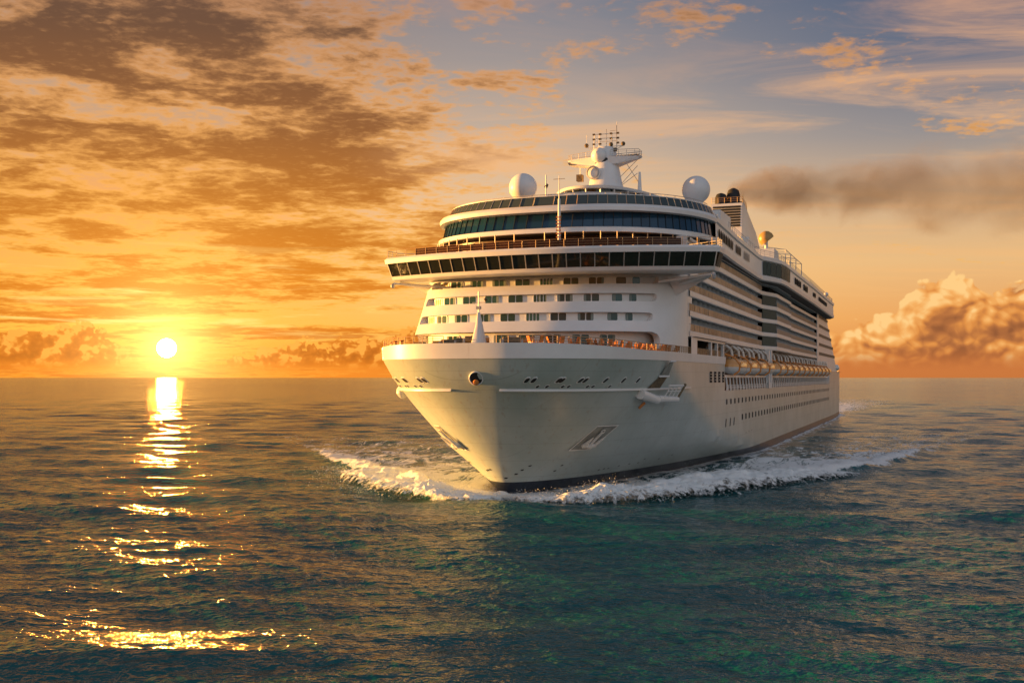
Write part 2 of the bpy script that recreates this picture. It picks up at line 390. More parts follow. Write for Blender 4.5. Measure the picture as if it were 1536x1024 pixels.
def hull_pt(x, z, side):
    g_ = max(0.0, 1 - x / 58.0); s = x + stem(z) * g_
    if x >= S_END - 0.01: s = S_END + 0.18 * z
    return (s, side * halfw(s, z), z)
mb = MB()
zs_low = [-3.5, -1.5, 0, 0.8, 1.75, 3, 4.5, 6, 7.5, 9, 10.5, 12, 13.2, 14.1]
zs_up = [14.1, 15.2, 16.3, 17.4, 18.4, 19.0]
for side in (-1, 1):
    mb.quadgrid([[hull_pt(x, z, side) for x in sb] for z in zs_low], 'hull', flip=(side == 1))
    fw = [x for x in sb if x <= 59.01]; aft = [x for x in sb if x >= 296.9]
    for grp in (fw, aft): mb.quadgrid([[hull_pt(x, z, side) for x in grp] for z in zs_up], 'hull', flip=(side == 1))
    # girder between promenade slot and the boats, with its underside
    gg = [x for x in sb if 58.9 < x < 297.1]
    mb.quadgrid([[(x, side * (halfw(x, 16) - 0.4), z) for x in gg] for z in (16.5, 17.0)], 'white', flip=(side == 1))
    mb.quadgrid([[(x, side * (halfw(x, 16) - 0.4), 17.0) for x in gg], [(x, side * 16.5, 17.0) for x in gg]], 'wall')
    mb.quadgrid([[(x, side * (halfw(x, 16) - 0.4), 16.5) for x in gg], [(x, side * 16.5, 16.5) for x in gg]], 'wall')
    mb.quadgrid([[(x, side * halfw(x, 14.1), 14.1) for x in gg], [(x, side * 16.5, 14.1) for x in gg]], 'teak')
    mb.quadgrid([[(x, side * 16.5, z) for x in gg] for z in (14.1, 23.2)], 'amberwall', flip=(side == 1)) if False else mb.quadgrid([[(x, side * 16.5, z) for x in gg] for z in (14.1, 23.2)], 'teak', flip=(side == 1))
    for x in (59.0, 297.0): mb.poly([(x, side * 16.5, 14.1), (x, side * 21, 14.1), (x, side * 21, 20.3), (x, side * 16.5, 23.0)], 'white')
trans = [hull_pt(S_END, z, -1) for z in zs_low + zs_up[1:]] + [hull_pt(S_END, z, 1) for z in (zs_low + zs_up[1:])[::-1]]
mb.poly(trans, 'hull')
hull = mb.obj('hull', ship, smooth=True)
# white band round the bow (bulwark) and the foredeck
band = MB()
def deckpt(x, side, z=None, push=0.0):
    s, t_, zz = hull_pt(x, 19.0, side)
    return (s, t_ + side * push, z)
for side in (-1, 1):
    fw = [x for x in sb if x <= 59.01]
    rows = []
    for zf, pu in ((0.0, 0.0), (0.02, 0.10), (1.0, 0.22), (1.0, -0.12), (0.1, -0.12)):
        rows.append([(lambda s, t_, x: (s - pu * max(0, 1 - x / 6), t_ + side * pu * min(1, x / 3 + 0.05), 18.95 + zf * (sheer(s) - 18.95)))(*hull_pt(x, 19.0, side)[:2], x) for x in fw])
    band.quadgrid(rows, 'white', flip=(side == 1))
bulwark = band.obj('bulwark', ship, smooth=True)
fd = MB()
fw = [x for x in sb if x <= 59.01]
fd.quadgrid([[(s, -w + 0.12, sheer(s) - .3) for s, w, _ in [hull_pt(x, 19.0, 1) for x in fw]], [(s, w - 0.12, sheer(s) - .3) for s, w, _ in [hull_pt(x, 19.0, 1) for x in fw]]], 'teak')
fd.obj('foredeck', ship)
# hull aft top rail / mooring deck
sd_ = MB(); sd_.quadgrid([[(s, -20.5, 19.0) for s in (297, S_END + 3)], [(s, 20.5, 19.0) for s in (297, S_END + 3)]], 'teak'); sd_.obj('stern_deck', ship)

def hull_frame(s, z, side):
    """point, outward normal and along-hull tangent on the hull side"""
    e = 0.15
    p = Vector((s, side * halfw(s, z), z))
    ps = Vector((s + e, side * halfw(s + e, z), z)); pz = Vector((s, side * halfw(s, z + e), z + e))
    u = (ps - p).normalized(); v = (pz - p); nr = u.cross(v).normalized()
    if nr.y * side < 0: nr = -nr
    v = nr.cross(u).normalized()
    if v.z < 0: v = -v
    return p, nr, u, v
def patch(m_, s, z, side, outl, mtl, out=0.03, rim=None, rimm='white'):
    """a flat fitting on the hull skin: outline list of (along, up)"""
    p, nr, u, v = hull_frame(s, z, side)
    pts = [tuple(p + u * a + v * b_ + nr * out) for a, b_ in outl]
    if side < 0: pts = pts
    m_.poly(pts, mtl)
    if rim:
        o_ = [tuple(p + u * a * (1 + rim) + v * b_ * (1 + rim) + nr * (out * 0.5)) for a, b_ in outl]
        m_.poly(o_, rimm)
        o2 = [tuple(p + u * a * (1 + rim) + v * b_ * (1 + rim) - nr * 0.3) for a, b_ in outl]
        m_.quadgrid([o2, o_], rimm, close=True)
def rrect(w, h, r, n_=4):
    pts = []
    for cx_, cy_, a0 in ((w / 2 - r, h / 2 - r, 0), (-w / 2 + r, h / 2 - r, 90), (-w / 2 + r, -h / 2 + r, 180), (w / 2 - r, -h / 2 + r, 270)):
        for i in range(n_ + 1):
            a = R(a0 + 90 * i / n_); pts.append((cx_ + r * math.cos(a), cy_ + r * math.sin(a)))
    return pts
def shear(o, k): return [(a + k * b_, b_) for a, b_ in o]
def porthole(s, z, side, outl, rim=0.14):
    q = MB(); patch(q, s, z, side, outl, 'dark', 0.05, rim, 'steel'); return q.obj('porthole', hull)
for i in range(50): porthole(61 + i * 4.75, 12.0, 1, rrect(1.35, 1.0, 0.3))
for i in range(46): porthole(80 + i * 4.75, 8.6, 1, rrect(1.5, 1.15, 0.3))
for s in (60.0, 65.0, 69.5): porthole(s, 8.1, 1, shear(rrect(0.8, 1.5, 0.25), 0.45))
# slanting mooring ports along the rub rail on both bows
for side in (1, -1):
    for x in (-12.4, -12.1, -10.4, -10.1, -8.1, -7.5, -4.4, -0.9, 2.6):
        q = MB(); patch(q, x, 16.15, side, shear(rrect(0.55, 0.8, 0.25), 0.6), 'black', 0.05, 0.3, 'white'); q.obj('mooring_port', hull)
    for x in (-11.2, -10.6, -9.3, -8.7, -6.4, -5.6, -2.8):
        q = MB(); patch(q, x, 15.35, side, shear(rrect(0.4, 0.45, 0.18), 0.6), 'black', 0.05, 0.35, 'white'); q.obj('mooring_port', hull)
    q = MB(); path = -12.1 + 38 * np.linspace(0, 1, 70) ** 2.2 if side > 0 else -12.1 + 30 * np.linspace(0.02, 1, 70) ** 2.2
    rows = []
    for dzz, o_ in ((0.09, 0.0), (0.09, 0.28), (-0.09, 0.28), (-0.09, 0.0)):
        rows.append([tuple(Vector((s, side * halfw(s, 14.95), 14.95 + dzz)) + hull_frame(s, 14.95, side)[1] * o_) for s in path])
    q.quadgrid(rows, 'white'); q.obj('rub_rail', hull)
# louvred vents under the boat deck corner
for k in range(4):
    q = MB(); s = 44.5 + k * 4.2; patch(q, s, 16.6, 1, rrect(2.3, 1.9, 0.1), 'dark', 0.04, 0.08, 'steel')
    for r_ in range(3):
        patch(q, s, 16.1 + r_ * .5, 1, rrect(2.1, 0.12, 0.05), 'steel', 0.10)
    q.obj('vent_opening', hull)
# draught marks and scuppers low on the bows
for (s, z) in [(-1.9, 2.4), (-1.8, 3.0), (-1.8, 3.6), (-1.6, 4.2), (3.1, 3.2), (3.2, 4.0), (14, 2.6), (15.2, 2.7), (16.4, 2.7), (19, 2.9), (22, 3.0), (25, 3.0), (25.5, 3.6), (32, 3.2), (36, 3.6), (85, 5.2), (89, 5.3), (93, 5.4)]:
    q = MB(); patch(q, s, z, 1, shear(rrect(0.45, 0.28, 0.1), 0.5), 'black', 0.03); q.obj('scupper', hull)
for (s, z) in [(-2.6, 3.6), (-2.3, 3.5), (-2.0, 3.4), (.5, 4.3), (1.2, 4.3), (2.0, 4.2)]:
    q = MB(); patch(q, s, z, -1, shear(rrect(0.4, 0.28, 0.1), 0.5), 'black', 0.03); q.obj('scupper', hull)
# bow fairlead: a rimmed eye on the stem
q = MB(); c = Vector((stem(16.4) - 0.05, 0.6, 16.4)); ax = (-0.93, 0.18, -0.32)
q.lathe(c, [(0.98, -0.6), (0.98, 0.06), (0.92, 0.14), (0.84, 0.12), (0.80, 0.0), (0.78, -0.3)], 'white', 32, ax)
q.lathe(c, [(0.83, 0.06), (0.5, 0.02), (0.001, 0.02)], 'black', 32, ax)
q.lathe(c + Vector((-0.1, 0, -0.55)), [(0.001, 0.16), (0.32, 0.10), (0.4, -0.1)], 'amber', 16, ax)
q.obj('fairlead', hull, smooth=True)
# anchor pockets
def pocket(s, z, side, k=0.55, w=4.4, h=4.6):
    q = MB(); o = [(-w / 2 - k * h / 2, -h / 2), (w / 2 - k * h / 2, -h / 2), (w / 2 + k * h / 2, h / 2), (-w / 2 + k * h / 2, h / 2)]
    p, nr, u, v = hull_frame(s, z, side)
    a = [tuple(p + u * x + v * y + nr * 0.07) for x, y in o]; a2 = [tuple(p + u * x * 1.04 + v * y * 1.04 + nr * 0.02) for x, y in o]
    a3 = [tuple(p + u * x * 0.97 + v * y * 0.97 + nr * 0.03) for x, y in o]
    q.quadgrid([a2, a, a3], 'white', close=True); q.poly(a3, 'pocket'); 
    q.obj('anchor_pocket', hull)
    return p, nr, u, v
def anchor(s, z, side, label, k=1.0):
    p, nr, u, v = pocket(s, z, side, w=4.4 if side > 0 else 2.0)
    q = MB(); an = bpy.data.objects.new('anchor', None); col.objects.link(an)
    base = p + nr * 0.35
    up = (v + u * 0.35 * 1).normalized()
    def T(a, b_, c_=0.0): return tuple(u * a + up * b_ + nr * c_)
    q.tube(T(0, -1.1), T(0, 1.5), 0.22, 'steelwhite', 0.16, 10); sh = q
    def mk(qq, nm, pr): 
        o = qq.obj(nm, pr, smooth=True); return o
    an.matrix_world = SHIP_M @ Matrix.Translation((base.x, -base.y, base.z))
    mk(sh, 'shank', an)
    q = MB(); q.tube(T(-1.25, -1.25), T(1.25, -1.25), 0.34, 'steelwhite', 0.34, 10); q.lathe(Vector(T(0, -1.25, 0.1)), [(0.001, 0.45), (0.5, 0.25), (0.55, -0.3)], 'steelwhite', 14, nr); mk(q, 'crown', an)
    for sg in (-1, 1):
        q = MB(); q.tube(T(sg * 1.05, -1.2), T(sg * 1.25, 0.7, 0.25), 0.36, 'steelwhite', 0.08, 8); mk(q, 'fluke', an)
    q = MB(); q.lathe(Vector(T(0, 1.6)), [(0.36, -0.08), (0.44, 0), (0.36, 0.08), (0.28, 0), (0.36, -0.08)], 'steelwhite', 16, nr); mk(q, 'shackle', an)
    tag(an, label, 'anchor')
anchor(3.2, 8.0, 1, 'pale stockless anchor in its pocket on the shaded bow')
anchor(-3.6, 8.0, -1, 'anchor in the narrow pocket on the sunlit bow')

# folding mooring platform with roller on the port bow
pf = bpy.data.objects.new('mooring_platform', None); col.objects.link(pf); pf.parent = ship
p, nr, u, v = hull_frame(8.5, 15.4, 1)
def T(a, b_, c_=0.0): return tuple(p + u * a + v * b_ + nr * c_)
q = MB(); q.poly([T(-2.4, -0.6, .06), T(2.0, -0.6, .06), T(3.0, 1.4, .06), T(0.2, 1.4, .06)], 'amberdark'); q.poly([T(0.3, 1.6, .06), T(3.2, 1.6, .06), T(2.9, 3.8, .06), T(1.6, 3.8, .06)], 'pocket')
for z_ in (1.5, 3.9): q.tube(T(0.0 if z_ < 2 else 1.4, z_, .15), T(3.2, z_, .15), 0.16, 'white')
q.obj('locker_recess', pf)
q = MB(); q.tube(T(-4.2, -1.2, .2), T(1.0, -1.9, .9), 0.75, 'white', 0.55, 14); q.tube(T(1.0, -1.7, .9), T(6.5, -1.6, 1.5), 0.5, 'white', 0.4, 12); q.obj('platform_floor', pf, smooth=True)
q = MB()
for a_ in (2.0, 3.4, 4.8, 6.3): q.tube(T(a_, -1.4, 1.3), T(a_ + .3, 0.6, 1.4), 0.10, 'white')
q.tube(T(1.6, 0.6, 1.4), T(6.8, 0.6, 1.4), 0.14, 'white'); q.tube(T(1.8, -0.3, 1.4), T(6.6, -0.3, 1.4), 0.08, 'white'); q.obj('guard_rail', pf)
q = MB(); q.tube(T(6.2, -1.9, 1.5), T(7.6, 0.8, 1.3), 0.2, 'amberdark'); q.tube(T(-1.6, -2.6, .3), T(-2.4, -3.5, .2), 0.2, 'amber'); q.obj('roller_arm', pf)
# bulge with lamp at the starboard shoulder
q = MB(); q.lathe(Vector((0.5, -halfw(0.5, 14.6) - 0.1, 14.5)), [(0.001, 1.0), (0.5, 0.85), (0.9, 0.3), (0.95, -0.3), (0.5, -0.9), (0.001, -1.1)], 'white', 20); q.obj('fender_bulb', hull, smooth=True)

# ------------------------------------------------------------------ superstructure front
def ell(sc, se, wd, n_=2.25, m_=2.0, N=96, lim=1.0):
    """front outline from starboard (-) round the bow side to port (+)"""
    out = []
    for i in range(N + 1):
        ph = (-1 + 2 * i / N) * math.pi / 2 * lim
        sn, cs = math.sin(ph), math.cos(ph)
        if sn < 0 and wd > 20: out.append((se - 3 - (se - 3 - sc) * max(0.0, cs) ** (2 / 2.3), -wd * 1.125 * abs(sn) ** (2 / 2.7)))
        else: out.append((se - (se - sc) * max(0.0, cs) ** (2 / m_), wd * math.copysign(abs(sn) ** (2 / n_), sn)))
    return out
def fcentre(z): return 9.2 + (z - 25.0) * 1.12
SEW, FW = 25.0, 20.8
def fshape(side, z): return (3.0, 2.8, 23.6 - 0.06 * (z - 20)) if side < 0 else (2.3, 2.0, FW - 0.02 * (z - 20))
def front_pt(phi, z, back=0.0):
    sn, cs = math.sin(phi), math.cos(phi); sc = fcentre(z) + back; n_, m_, w = fshape(sn, z); w -= back * 0.8
    return (SEW + 1 - (SEW + 1 - sc) * max(0, cs) ** (2 / m_), w * math.copysign(abs(sn) ** (2 / n_), sn), z)
def phi_of(t_, z=28.0):
    n_, m_, w = fshape(t_, z); return math.copysign(math.asin(min(1, abs(t_) / w) ** (n_ / 2)), t_)
slots = [(19.9, 23.35, 61), (25.0, 26.3, 52), (28.05, 29.35, 53), (30.9, 32.1, 53)]
zedge = [19.9] + [23.35, 25.0, 26.3, 28.05, 29.35, 31.1, 32.35, 34.5]
sf = MB(); N = 120
for (z0, z1) in ((23.35, 25.0), (26.3, 28.05), (29.35, 30.9), (32.1, 34.5)):
    nz = 5; rows = [[front_pt(R(-90 + 180 * i / N), z0 + (z1 - z0) * j / nz) for i in range(N + 1)] for j in range(nz + 1)]
    # turn the lip inward at both edges so the band has thickness
    rows = [[front_pt(R(-90 + 180 * i / N), z0, 0.35) for i in range(N + 1)]] + rows + [[front_pt(R(-90 + 180 * i / N), z1, 0.35) for i in range(N + 1)]]
    sf.quadgrid(rows, 'white')
for (z0, z1, pe) in slots:
    nz = 10; hh = (z1 - z0) / 2
    for side in (-1, 1):
        rows = []; rim = []
        for j in range(nz + 1):
            z = z0 + (z1 - z0) * j / nz
            r_ = math.sqrt(max(0, hh * hh - (z - z0 - hh) ** 2)) if z0 > 20 else (1.6 - math.sqrt(max(0.0, 1.6 ** 2 - max(0, z - (z1 - 1.6)) ** 2))) * -1.0
            pst = pe + r_ * 3.6 + (0 if side > 0 else (4 if z0 > 20 else 19))
            rows.append([front_pt(R(side * (pst + (90 - pst) * i / 14)), z) for i in range(15)]); rim.append((front_pt(R(side * pst), z), front_pt(R(side * pst), z, 1.6)))
        sf.quadgrid(rows, 'white', flip=(side == -1)); sf.quadgrid([[a for a, _ in rim], [b_ for _, b_ in rim]], 'white')
# floors and ceilings of the slots, and the recessed wall
for (z0, z1, pe) in slots:
    for z in (z0 - 0.02 + 0.02, z1):
        sf.quadgrid([[front_pt(R(-88 + 176 * i / N), z, 0.05) for i in range(N + 1)], [front_pt(R(-88 + 176 * i / N), z, 2.4) for i in range(N + 1)]], 'white')
sfront = sf.obj('superstructure_front', ship, smooth=True)
bw = MB()
def backw(phi, z, k): return front_pt(phi, z, k)
for (z0, z1, pe) in slots:
    k = 1.2 if z0 > 20 else 3.0; zc = (z0 + z1) / 2
    def wp(i, z, k=k, zc=zc):
        a = front_pt(R(-88 + 176 * i / N), zc, k); return (a[0], a[1], z)
    bw.quadgrid([[wp(i, z0) for i in range(N + 1)], [wp(i, z1 + 0.3) for i in range(N + 1)]], 'wall')
bw.obj('cabin_wall', ship, smooth=True)
def cabin_window(phi, z0, z1, zc, k, wd, name='cabin_window'):
    """a pair of panes in a frame on the recessed wall"""
    a = Vector(front_pt(phi, zc, k)); b_ = Vector(front_pt(phi + 0.01, zc, k)); u_ = Vector((b_.x - a.x, b_.y - a.y, 0)).normalized(); nr_ = Vector((-u_.y, u_.x, 0)); 
    if nr_.x > 0: nr_ = -nr_
    h = z1 - z0; fr = MB()
    c_ = Vector((a.x, a.y, (z0 + z1) / 2)) + nr_ * 0.05
    ol = rrect(wd + 0.16, h + 0.1, 0.28)
    fr.poly([tuple(c_ + u_ * x + Vector((0, 0, y))) for x, y in ol], 'white'); fr.quadgrid([[tuple(c_ - nr_ * .2 + u_ * x + Vector((0, 0, y))) for x, y in ol], [tuple(c_ + u_ * x + Vector((0, 0, y))) for x, y in ol]], 'white', close=True)
    fo = fr.obj(name, sfront)
    return fo, c_ + nr_ * 0.03, u_
def add_window(phi, z0, z1, zc, k, wd, npan=2, gl='teal'):
    a = Vector(front_pt(phi, zc, k)); b_ = Vector(front_pt(phi + 0.01, zc, k)); u_ = Vector((b_.x - a.x, b_.y - a.y, 0)).normalized(); nr_ = Vector((-u_.y, u_.x, 0))
    if nr_.x > 0: nr_ = -nr_
    h = z1 - z0; q = MB(); c_ = Vector((a.x, a.y, (z0 + z1) / 2)) + nr_ * 0.05
    ol = rrect(wd + 0.16, h + 0.1, 0.28)
    q.poly([tuple(c_ + u_ * x + Vector((0, 0, y))) for x, y in ol], 'white')
    q.quadgrid([[tuple(c_ - nr_ * .2 + u_ * x + Vector((0, 0, y))) for x, y in ol], [tuple(c_ + u_ * x + Vector((0, 0, y))) for x, y in ol]], 'white', close=True)
    pw = wd / npan
    for i in range(npan):
        cc = c_ + nr_ * 0.03 + u_ * (-wd / 2 + pw * (i + .5))
        q.poly([tuple(cc + u_ * x + Vector((0, 0, y))) for x, y in rrect(pw - 0.14, h - 0.04, 0.2)], gl)
        if gl == 'teal' and random.random() < .45: q.poly([tuple(cc + nr_ * .012 + u_ * (x * random.choice((.35, .35)) + (-pw * .28 if i == 0 else pw * .28)) + Vector((0, 0, y))) for x, y in rrect(pw - 0.14, h - 0.1, 0.1)], 'drape')
    return q.obj('cabin_window', sfront)
for li, (z0, z1, pe) in enumerate(slots[1:]):
    for tt in (-16.6, -12.6, -8.4, -4.2, 0, 4.2, 8.4):
        add_window(phi_of(tt), z0 + 0.06, z1 - 0.06, (z0 + z1) / 2, 1.2, 2.5 if tt else 2.2, 2 if tt else 4)
    add_window(phi_of(12.3), z0 + 0.06, z1 - 0.06, (z0 + z1) / 2, 1.2, 1.7, 1)
    add_window(phi_of(14.6), z0 + 0.06, z1 - 0.06, (z0 + z1) / 2, 1.2, 1.3, 1)
    add_window(phi_of(-19.3), z0 + 0.12, z1 - 0.12, (z0 + z1) / 2, 1.2, 1.9, 3, 'curtain')
for tt in (-14, -9, -4.5, 0, 4.5, 9, 13): add_window(phi_of(tt, 21.6), 20.4, 22.9, 21.6, 3.0, 2.6, 2)

# ------------------------------------------------------------------ bridge
BW = 27.4
def bfront(t_, d=0.0): return 10.2 + 6.2 * (abs(t_) / 27.7) ** 2 + d
ts = np.linspace(-BW, BW, 61)
br = MB()
def bplan(d, bk, ins=0.0):
    w = BW - ins
    f_ = [(bfront(t_, d), t_) for t_ in np.linspace(-w, w, 61)]
    return f_ + [(bfront(w, d) + bk, w), (24.0, 19.5), (24.0, -19.5), (bfront(w, d) + bk, -w)]
br.prism(bplan(1.3, 3.2, 0.9), 32.5, 33.05, 'white', bplan(0.95, 3.4, 0.75))
br.prism(bplan(1.0, 3.2, 1.0), 33.05, 35.1, 'darkroom', bplan(0.5, 3.6, 0.5))
br.prism(bplan(0.0, 4.3, 0.0), 35.1, 35.75, 'white', bplan(-0.12, 4.5, -0.12))
br.prism(bplan(-0.12, 4.5, -0.12), 35.75, 36.1, 'white', bplan(0.25, 4.2, 0.2), top='teak')
bridge = br.obj('bridge', ship, smooth=True)
NB = 25
for i in range(NB):
    t0 = -BW + 0.9 + (2 * BW - 1.8) * i / NB; t1 = -BW + 0.9 + (2 * BW - 1.8) * (i + 1) / NB
    q = MB(); g_ = 0.07
    a = lambda t_, z: (bfront(t_, 0.92 - (z - 33.05) * 0.30), t_ * (1 + 0.009 * (z - 33.05)), z)
    ta, tb = t0 + g_, t1 - g_
    q.poly([a(ta, 33.07), a(tb, 33.07), a(tb, 35.08), a(ta, 35.08)], 'bridge_glass')
    bb = lambda t_, z, d: tuple(Vector(a(t_, z)) + Vector((d, 0, 0)))
    for tt in (t0, t1):
        q.quadgrid([[bb(tt - g_, 33.05, .05), bb(tt - g_, 33.05, -.10), bb(tt + g_, 33.05, -.10), bb(tt + g_, 33.05, .05)], [bb(tt - g_, 35.1, .05), bb(tt - g_, 35.1, -.10), bb(tt + g_, 35.1, -.10), bb(tt + g_, 35.1, .05)]], 'rail')
    q.obj('bridge_window', bridge)
for side in (-1, 1):      # wing ends
    q = MB(); w0, w1 = BW - 0.72, BW - 0.2
    for j in range(3):
        sa = bfront(BW, 1.1) + j * 1.05; q.poly([(sa, side * w0, 33.1), (sa + 0.95, side * w0, 33.1), (sa + 0.85, side * w1, 35.05), (sa - 0.1, side * w1, 35.05)], 'greenglass')
    q.obj('wing_window', bridge)
    # brackets carrying the wing
    q = MB(); q.tube((18.8, side * 26, 32.2), (22, side * 19.5, 30.8), 0.28, 'white', 0.35, 8); q.tube((17.5, side * 26.5, 32.0), (19.5, side * 17.5, 31.2), 0.16, 'white', 0.2, 8)
    q.poly([(21, side * 25.5, 32.0), (21, side * 18.5, 32.0), (22, side * 19.6, 29.2)], 'white'); q.poly([(21.3, side * 25.5, 32.0), (21.3, side * 18.5, 32.0), (22.3, side * 19.6, 29.2)], 'white')
    q.obj('wing_bracket', bridge)
    q = MB(); q.lathe(Vector((17, side * 26.4, 31.5)), [(0.001, -0.4), (0.35, -0.2), (0.4, 0.2), (0.1, 0.5)], 'steel', 12); q.obj('docking_lamp', bridge)

def railing(path, h, mtl='rail', step=2.0, nr=3, r=0.035, post=0.045, closed=False):
    """path: list of (s,t,z) foot points"""
    q = MB(); pts = [Vector(x) for x in path]
    for k in range(nr):
        hh = h * (k + 1) / nr
        for a_, b_ in zip(pts, pts[1:]): q.tube(a_ + Vector((0, 0, hh)), b_ + Vector((0, 0, hh)), r if k < nr - 1 else r * 1.6, mtl, n_=4)
    acc = step
    for a_, b_ in zip(pts, pts[1:]):
        L = (b_ - a_).length; 
        while acc <= L:
            c_ = a_.lerp(b_, acc / L); q.tube(c_, c_ + Vector((0, 0, h)), post, mtl, n_=4); acc += step
        acc -= L
    q.tube(pts[0], pts[0] + Vector((0, 0, h)), post, mtl, n_=4)
    return q
railing([(bfront(t_, 0.35), t_, 36.1) for t_ in np.linspace(-BW + .3, BW - .3, 50)], 1.15, 'amberrail', step=2.2, r=0.02, post=0.045).obj('bridge_railing', ship)
q = MB(); q.quadgrid([[(bfront(t_, 0.42), t_, z) for t_ in np.linspace(-21, 22, 50)] for z in (36.15, 37.15)], 'maroon'); q.obj('wind_screen', ship)
for side in (-1, 1): railing([(bfront(BW) + 0.4, side * (BW - .3), 36.1), (bfront(BW) + 4.0, side * (BW - .3), 36.1), (25, side * 20.5, 36.1)], 1.15, step=1.6).obj('wing_railing', ship)
fx = [x for x in sb if x <= 57]
for side in (-1, 1):
    pp = []
    for x in fx:
        s, t_, _ = hull_pt(x, 19.0, side); s2 = s + 0.25 * max(0, 1 - x / 6); pp.append((s2, t_ * (1 - 0.006), sheer(s) - 0.02))
    railing(pp[4:], 1.0, 'amberrail', step=1.6, nr=3, r=0.035, post=0.06).obj('foredeck_railing', ship)

# open deck above the bridge, with lantern posts
od = MB()
pa = ell(22.5, 40, 20.5, N=60, lim=0.94)
od.prism(pa, 36.1, 39.2, 'opendeckwall')
od.obj('observation_deckhouse', ship)
pb = ell(16.8, 38, 21.5, N=44, lim=0.86)
for i in range(0, 45, 1):
    if i % 2 == 0:
        s, t_ = pb[i]; q = MB(); q.tube((s, t_, 36.1), (s, t_, 39.2), 0.09, 'amberrail'); q.box(s - .13, s + .13, t_ - .13, t_ + .13, 36.9, 37.5, 'lamp'); q.obj('lantern_post', ship)

# ------------------------------------------------------------------ lounge and upper decks
def upper_path(sc, wd, z=None):
    """front ellipse then the port/starboard side to the pod"""
    f_ = ell(sc, 40.0, wd, N=80, lim=0.995)
    return f_
def lounge(sc, se, wd): return ell(sc, se, wd, n_=2.25, N=96)
lg = MB()
def ring(sc, wd, z0, z1, m, sc2=None, wd2=None, th=None, se=42):
    a_ = ell(sc, se, wd, N=96); b_ = ell(sc2 if sc2 is not None else sc, se, wd2 or wd, N=96)
    lg.quadgrid([[(s, t_, z0) for s, t_ in a_], [(s, t_, z1) for s, t_ in b_]], m)
def cap(sc, wd, z, m, se=42): lg.poly([(s, t_, z) for s, t_ in ell(sc, se, wd, N=96)], m)
ring(19.3, 22.3, 39.30, 39.40, 'white', 18.9, 22.6); ring(18.9, 22.6, 39.40, 40.10, 'white', 19.1, 22.7); ring(19.1, 22.7, 40.10, 40.30, 'white', 19.9, 22.2)
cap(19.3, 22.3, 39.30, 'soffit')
ring(20.3, 22.0, 40.25, 42.80, 'glass', 21.3, 21.6)
ring(20.6, 22.0, 42.75, 42.85, 'white', 19.6, 22.5); ring(19.6, 22.5, 42.85, 43.45, 'white', 19.7, 22.6); ring(19.7, 22.6, 43.45, 43.95, 'white', 20.3, 22.4); ring(20.3, 22.4, 43.95, 44.00, 'white', 21.2, 21.9)
cap(20.2, 22.4, 43.95, 'teak'); cap(20.6, 22.0, 42.75, 'white')
lounge_o = lg.obj('lounge', ship, smooth=True)
a_ = ell(20.15, 42, 22.1, N=132); b_ = ell(21.15, 42, 21.7, N=132)
idx = list(range(2, 130, 3))
def pane_strip(i0, i1, A_, B_, z0, z1, mtl, name, par, gap=0.09, bar='rail'):
    q = MB()
    P1, P2 = Vector((*A_[i0], z0)), Vector((*A_[i1], z0)); Q1, Q2 = Vector((*B_[i0], z1)), Vector((*B_[i1], z1))
    L = (P2 - P1).length
    if L < 0.3: return
    g_ = gap / L
    q.poly([tuple(P1.lerp(P2, g_)), tuple(P2.lerp(P1, g_)), tuple(Q2.lerp(Q1, g_)), tuple(Q1.lerp(Q2, g_))], mtl)
    out = Vector(((P2 - P1).y, -(P2 - P1).x, 0)).normalized() * -0.06
    q.tube(P1 + out, Q1 + out, 0.05, bar, n_=4)
    return q.obj(name, par)
for i in idx[:-1]: pane_strip(i, i + 3, a_, b_, 40.33, 42.73, 'blue', 'lounge_window', lounge_o, 0.04, 'dark')
c_ = ell(21.0, 44, 21.9, N=132); d_ = ell(22.0, 44, 21.2, N=132)
for i in range(0, 130, 3): pane_strip(i, i + 3, c_, d_, 43.97, 45.65, 'screen', 'glass_screen', ship, 0.05, 'amberrail')
rt = MB(); e_ = ell(22.0, 44, 21.2, N=96); rt.wall(e_, 45.62, 45.76, 0.15, 'white'); 
rt.prism(ell(27.0, 60, 18.5, N=60), 43.6, 45.6, 'wall', top='wall'); rt.obj('screen_cap', ship)

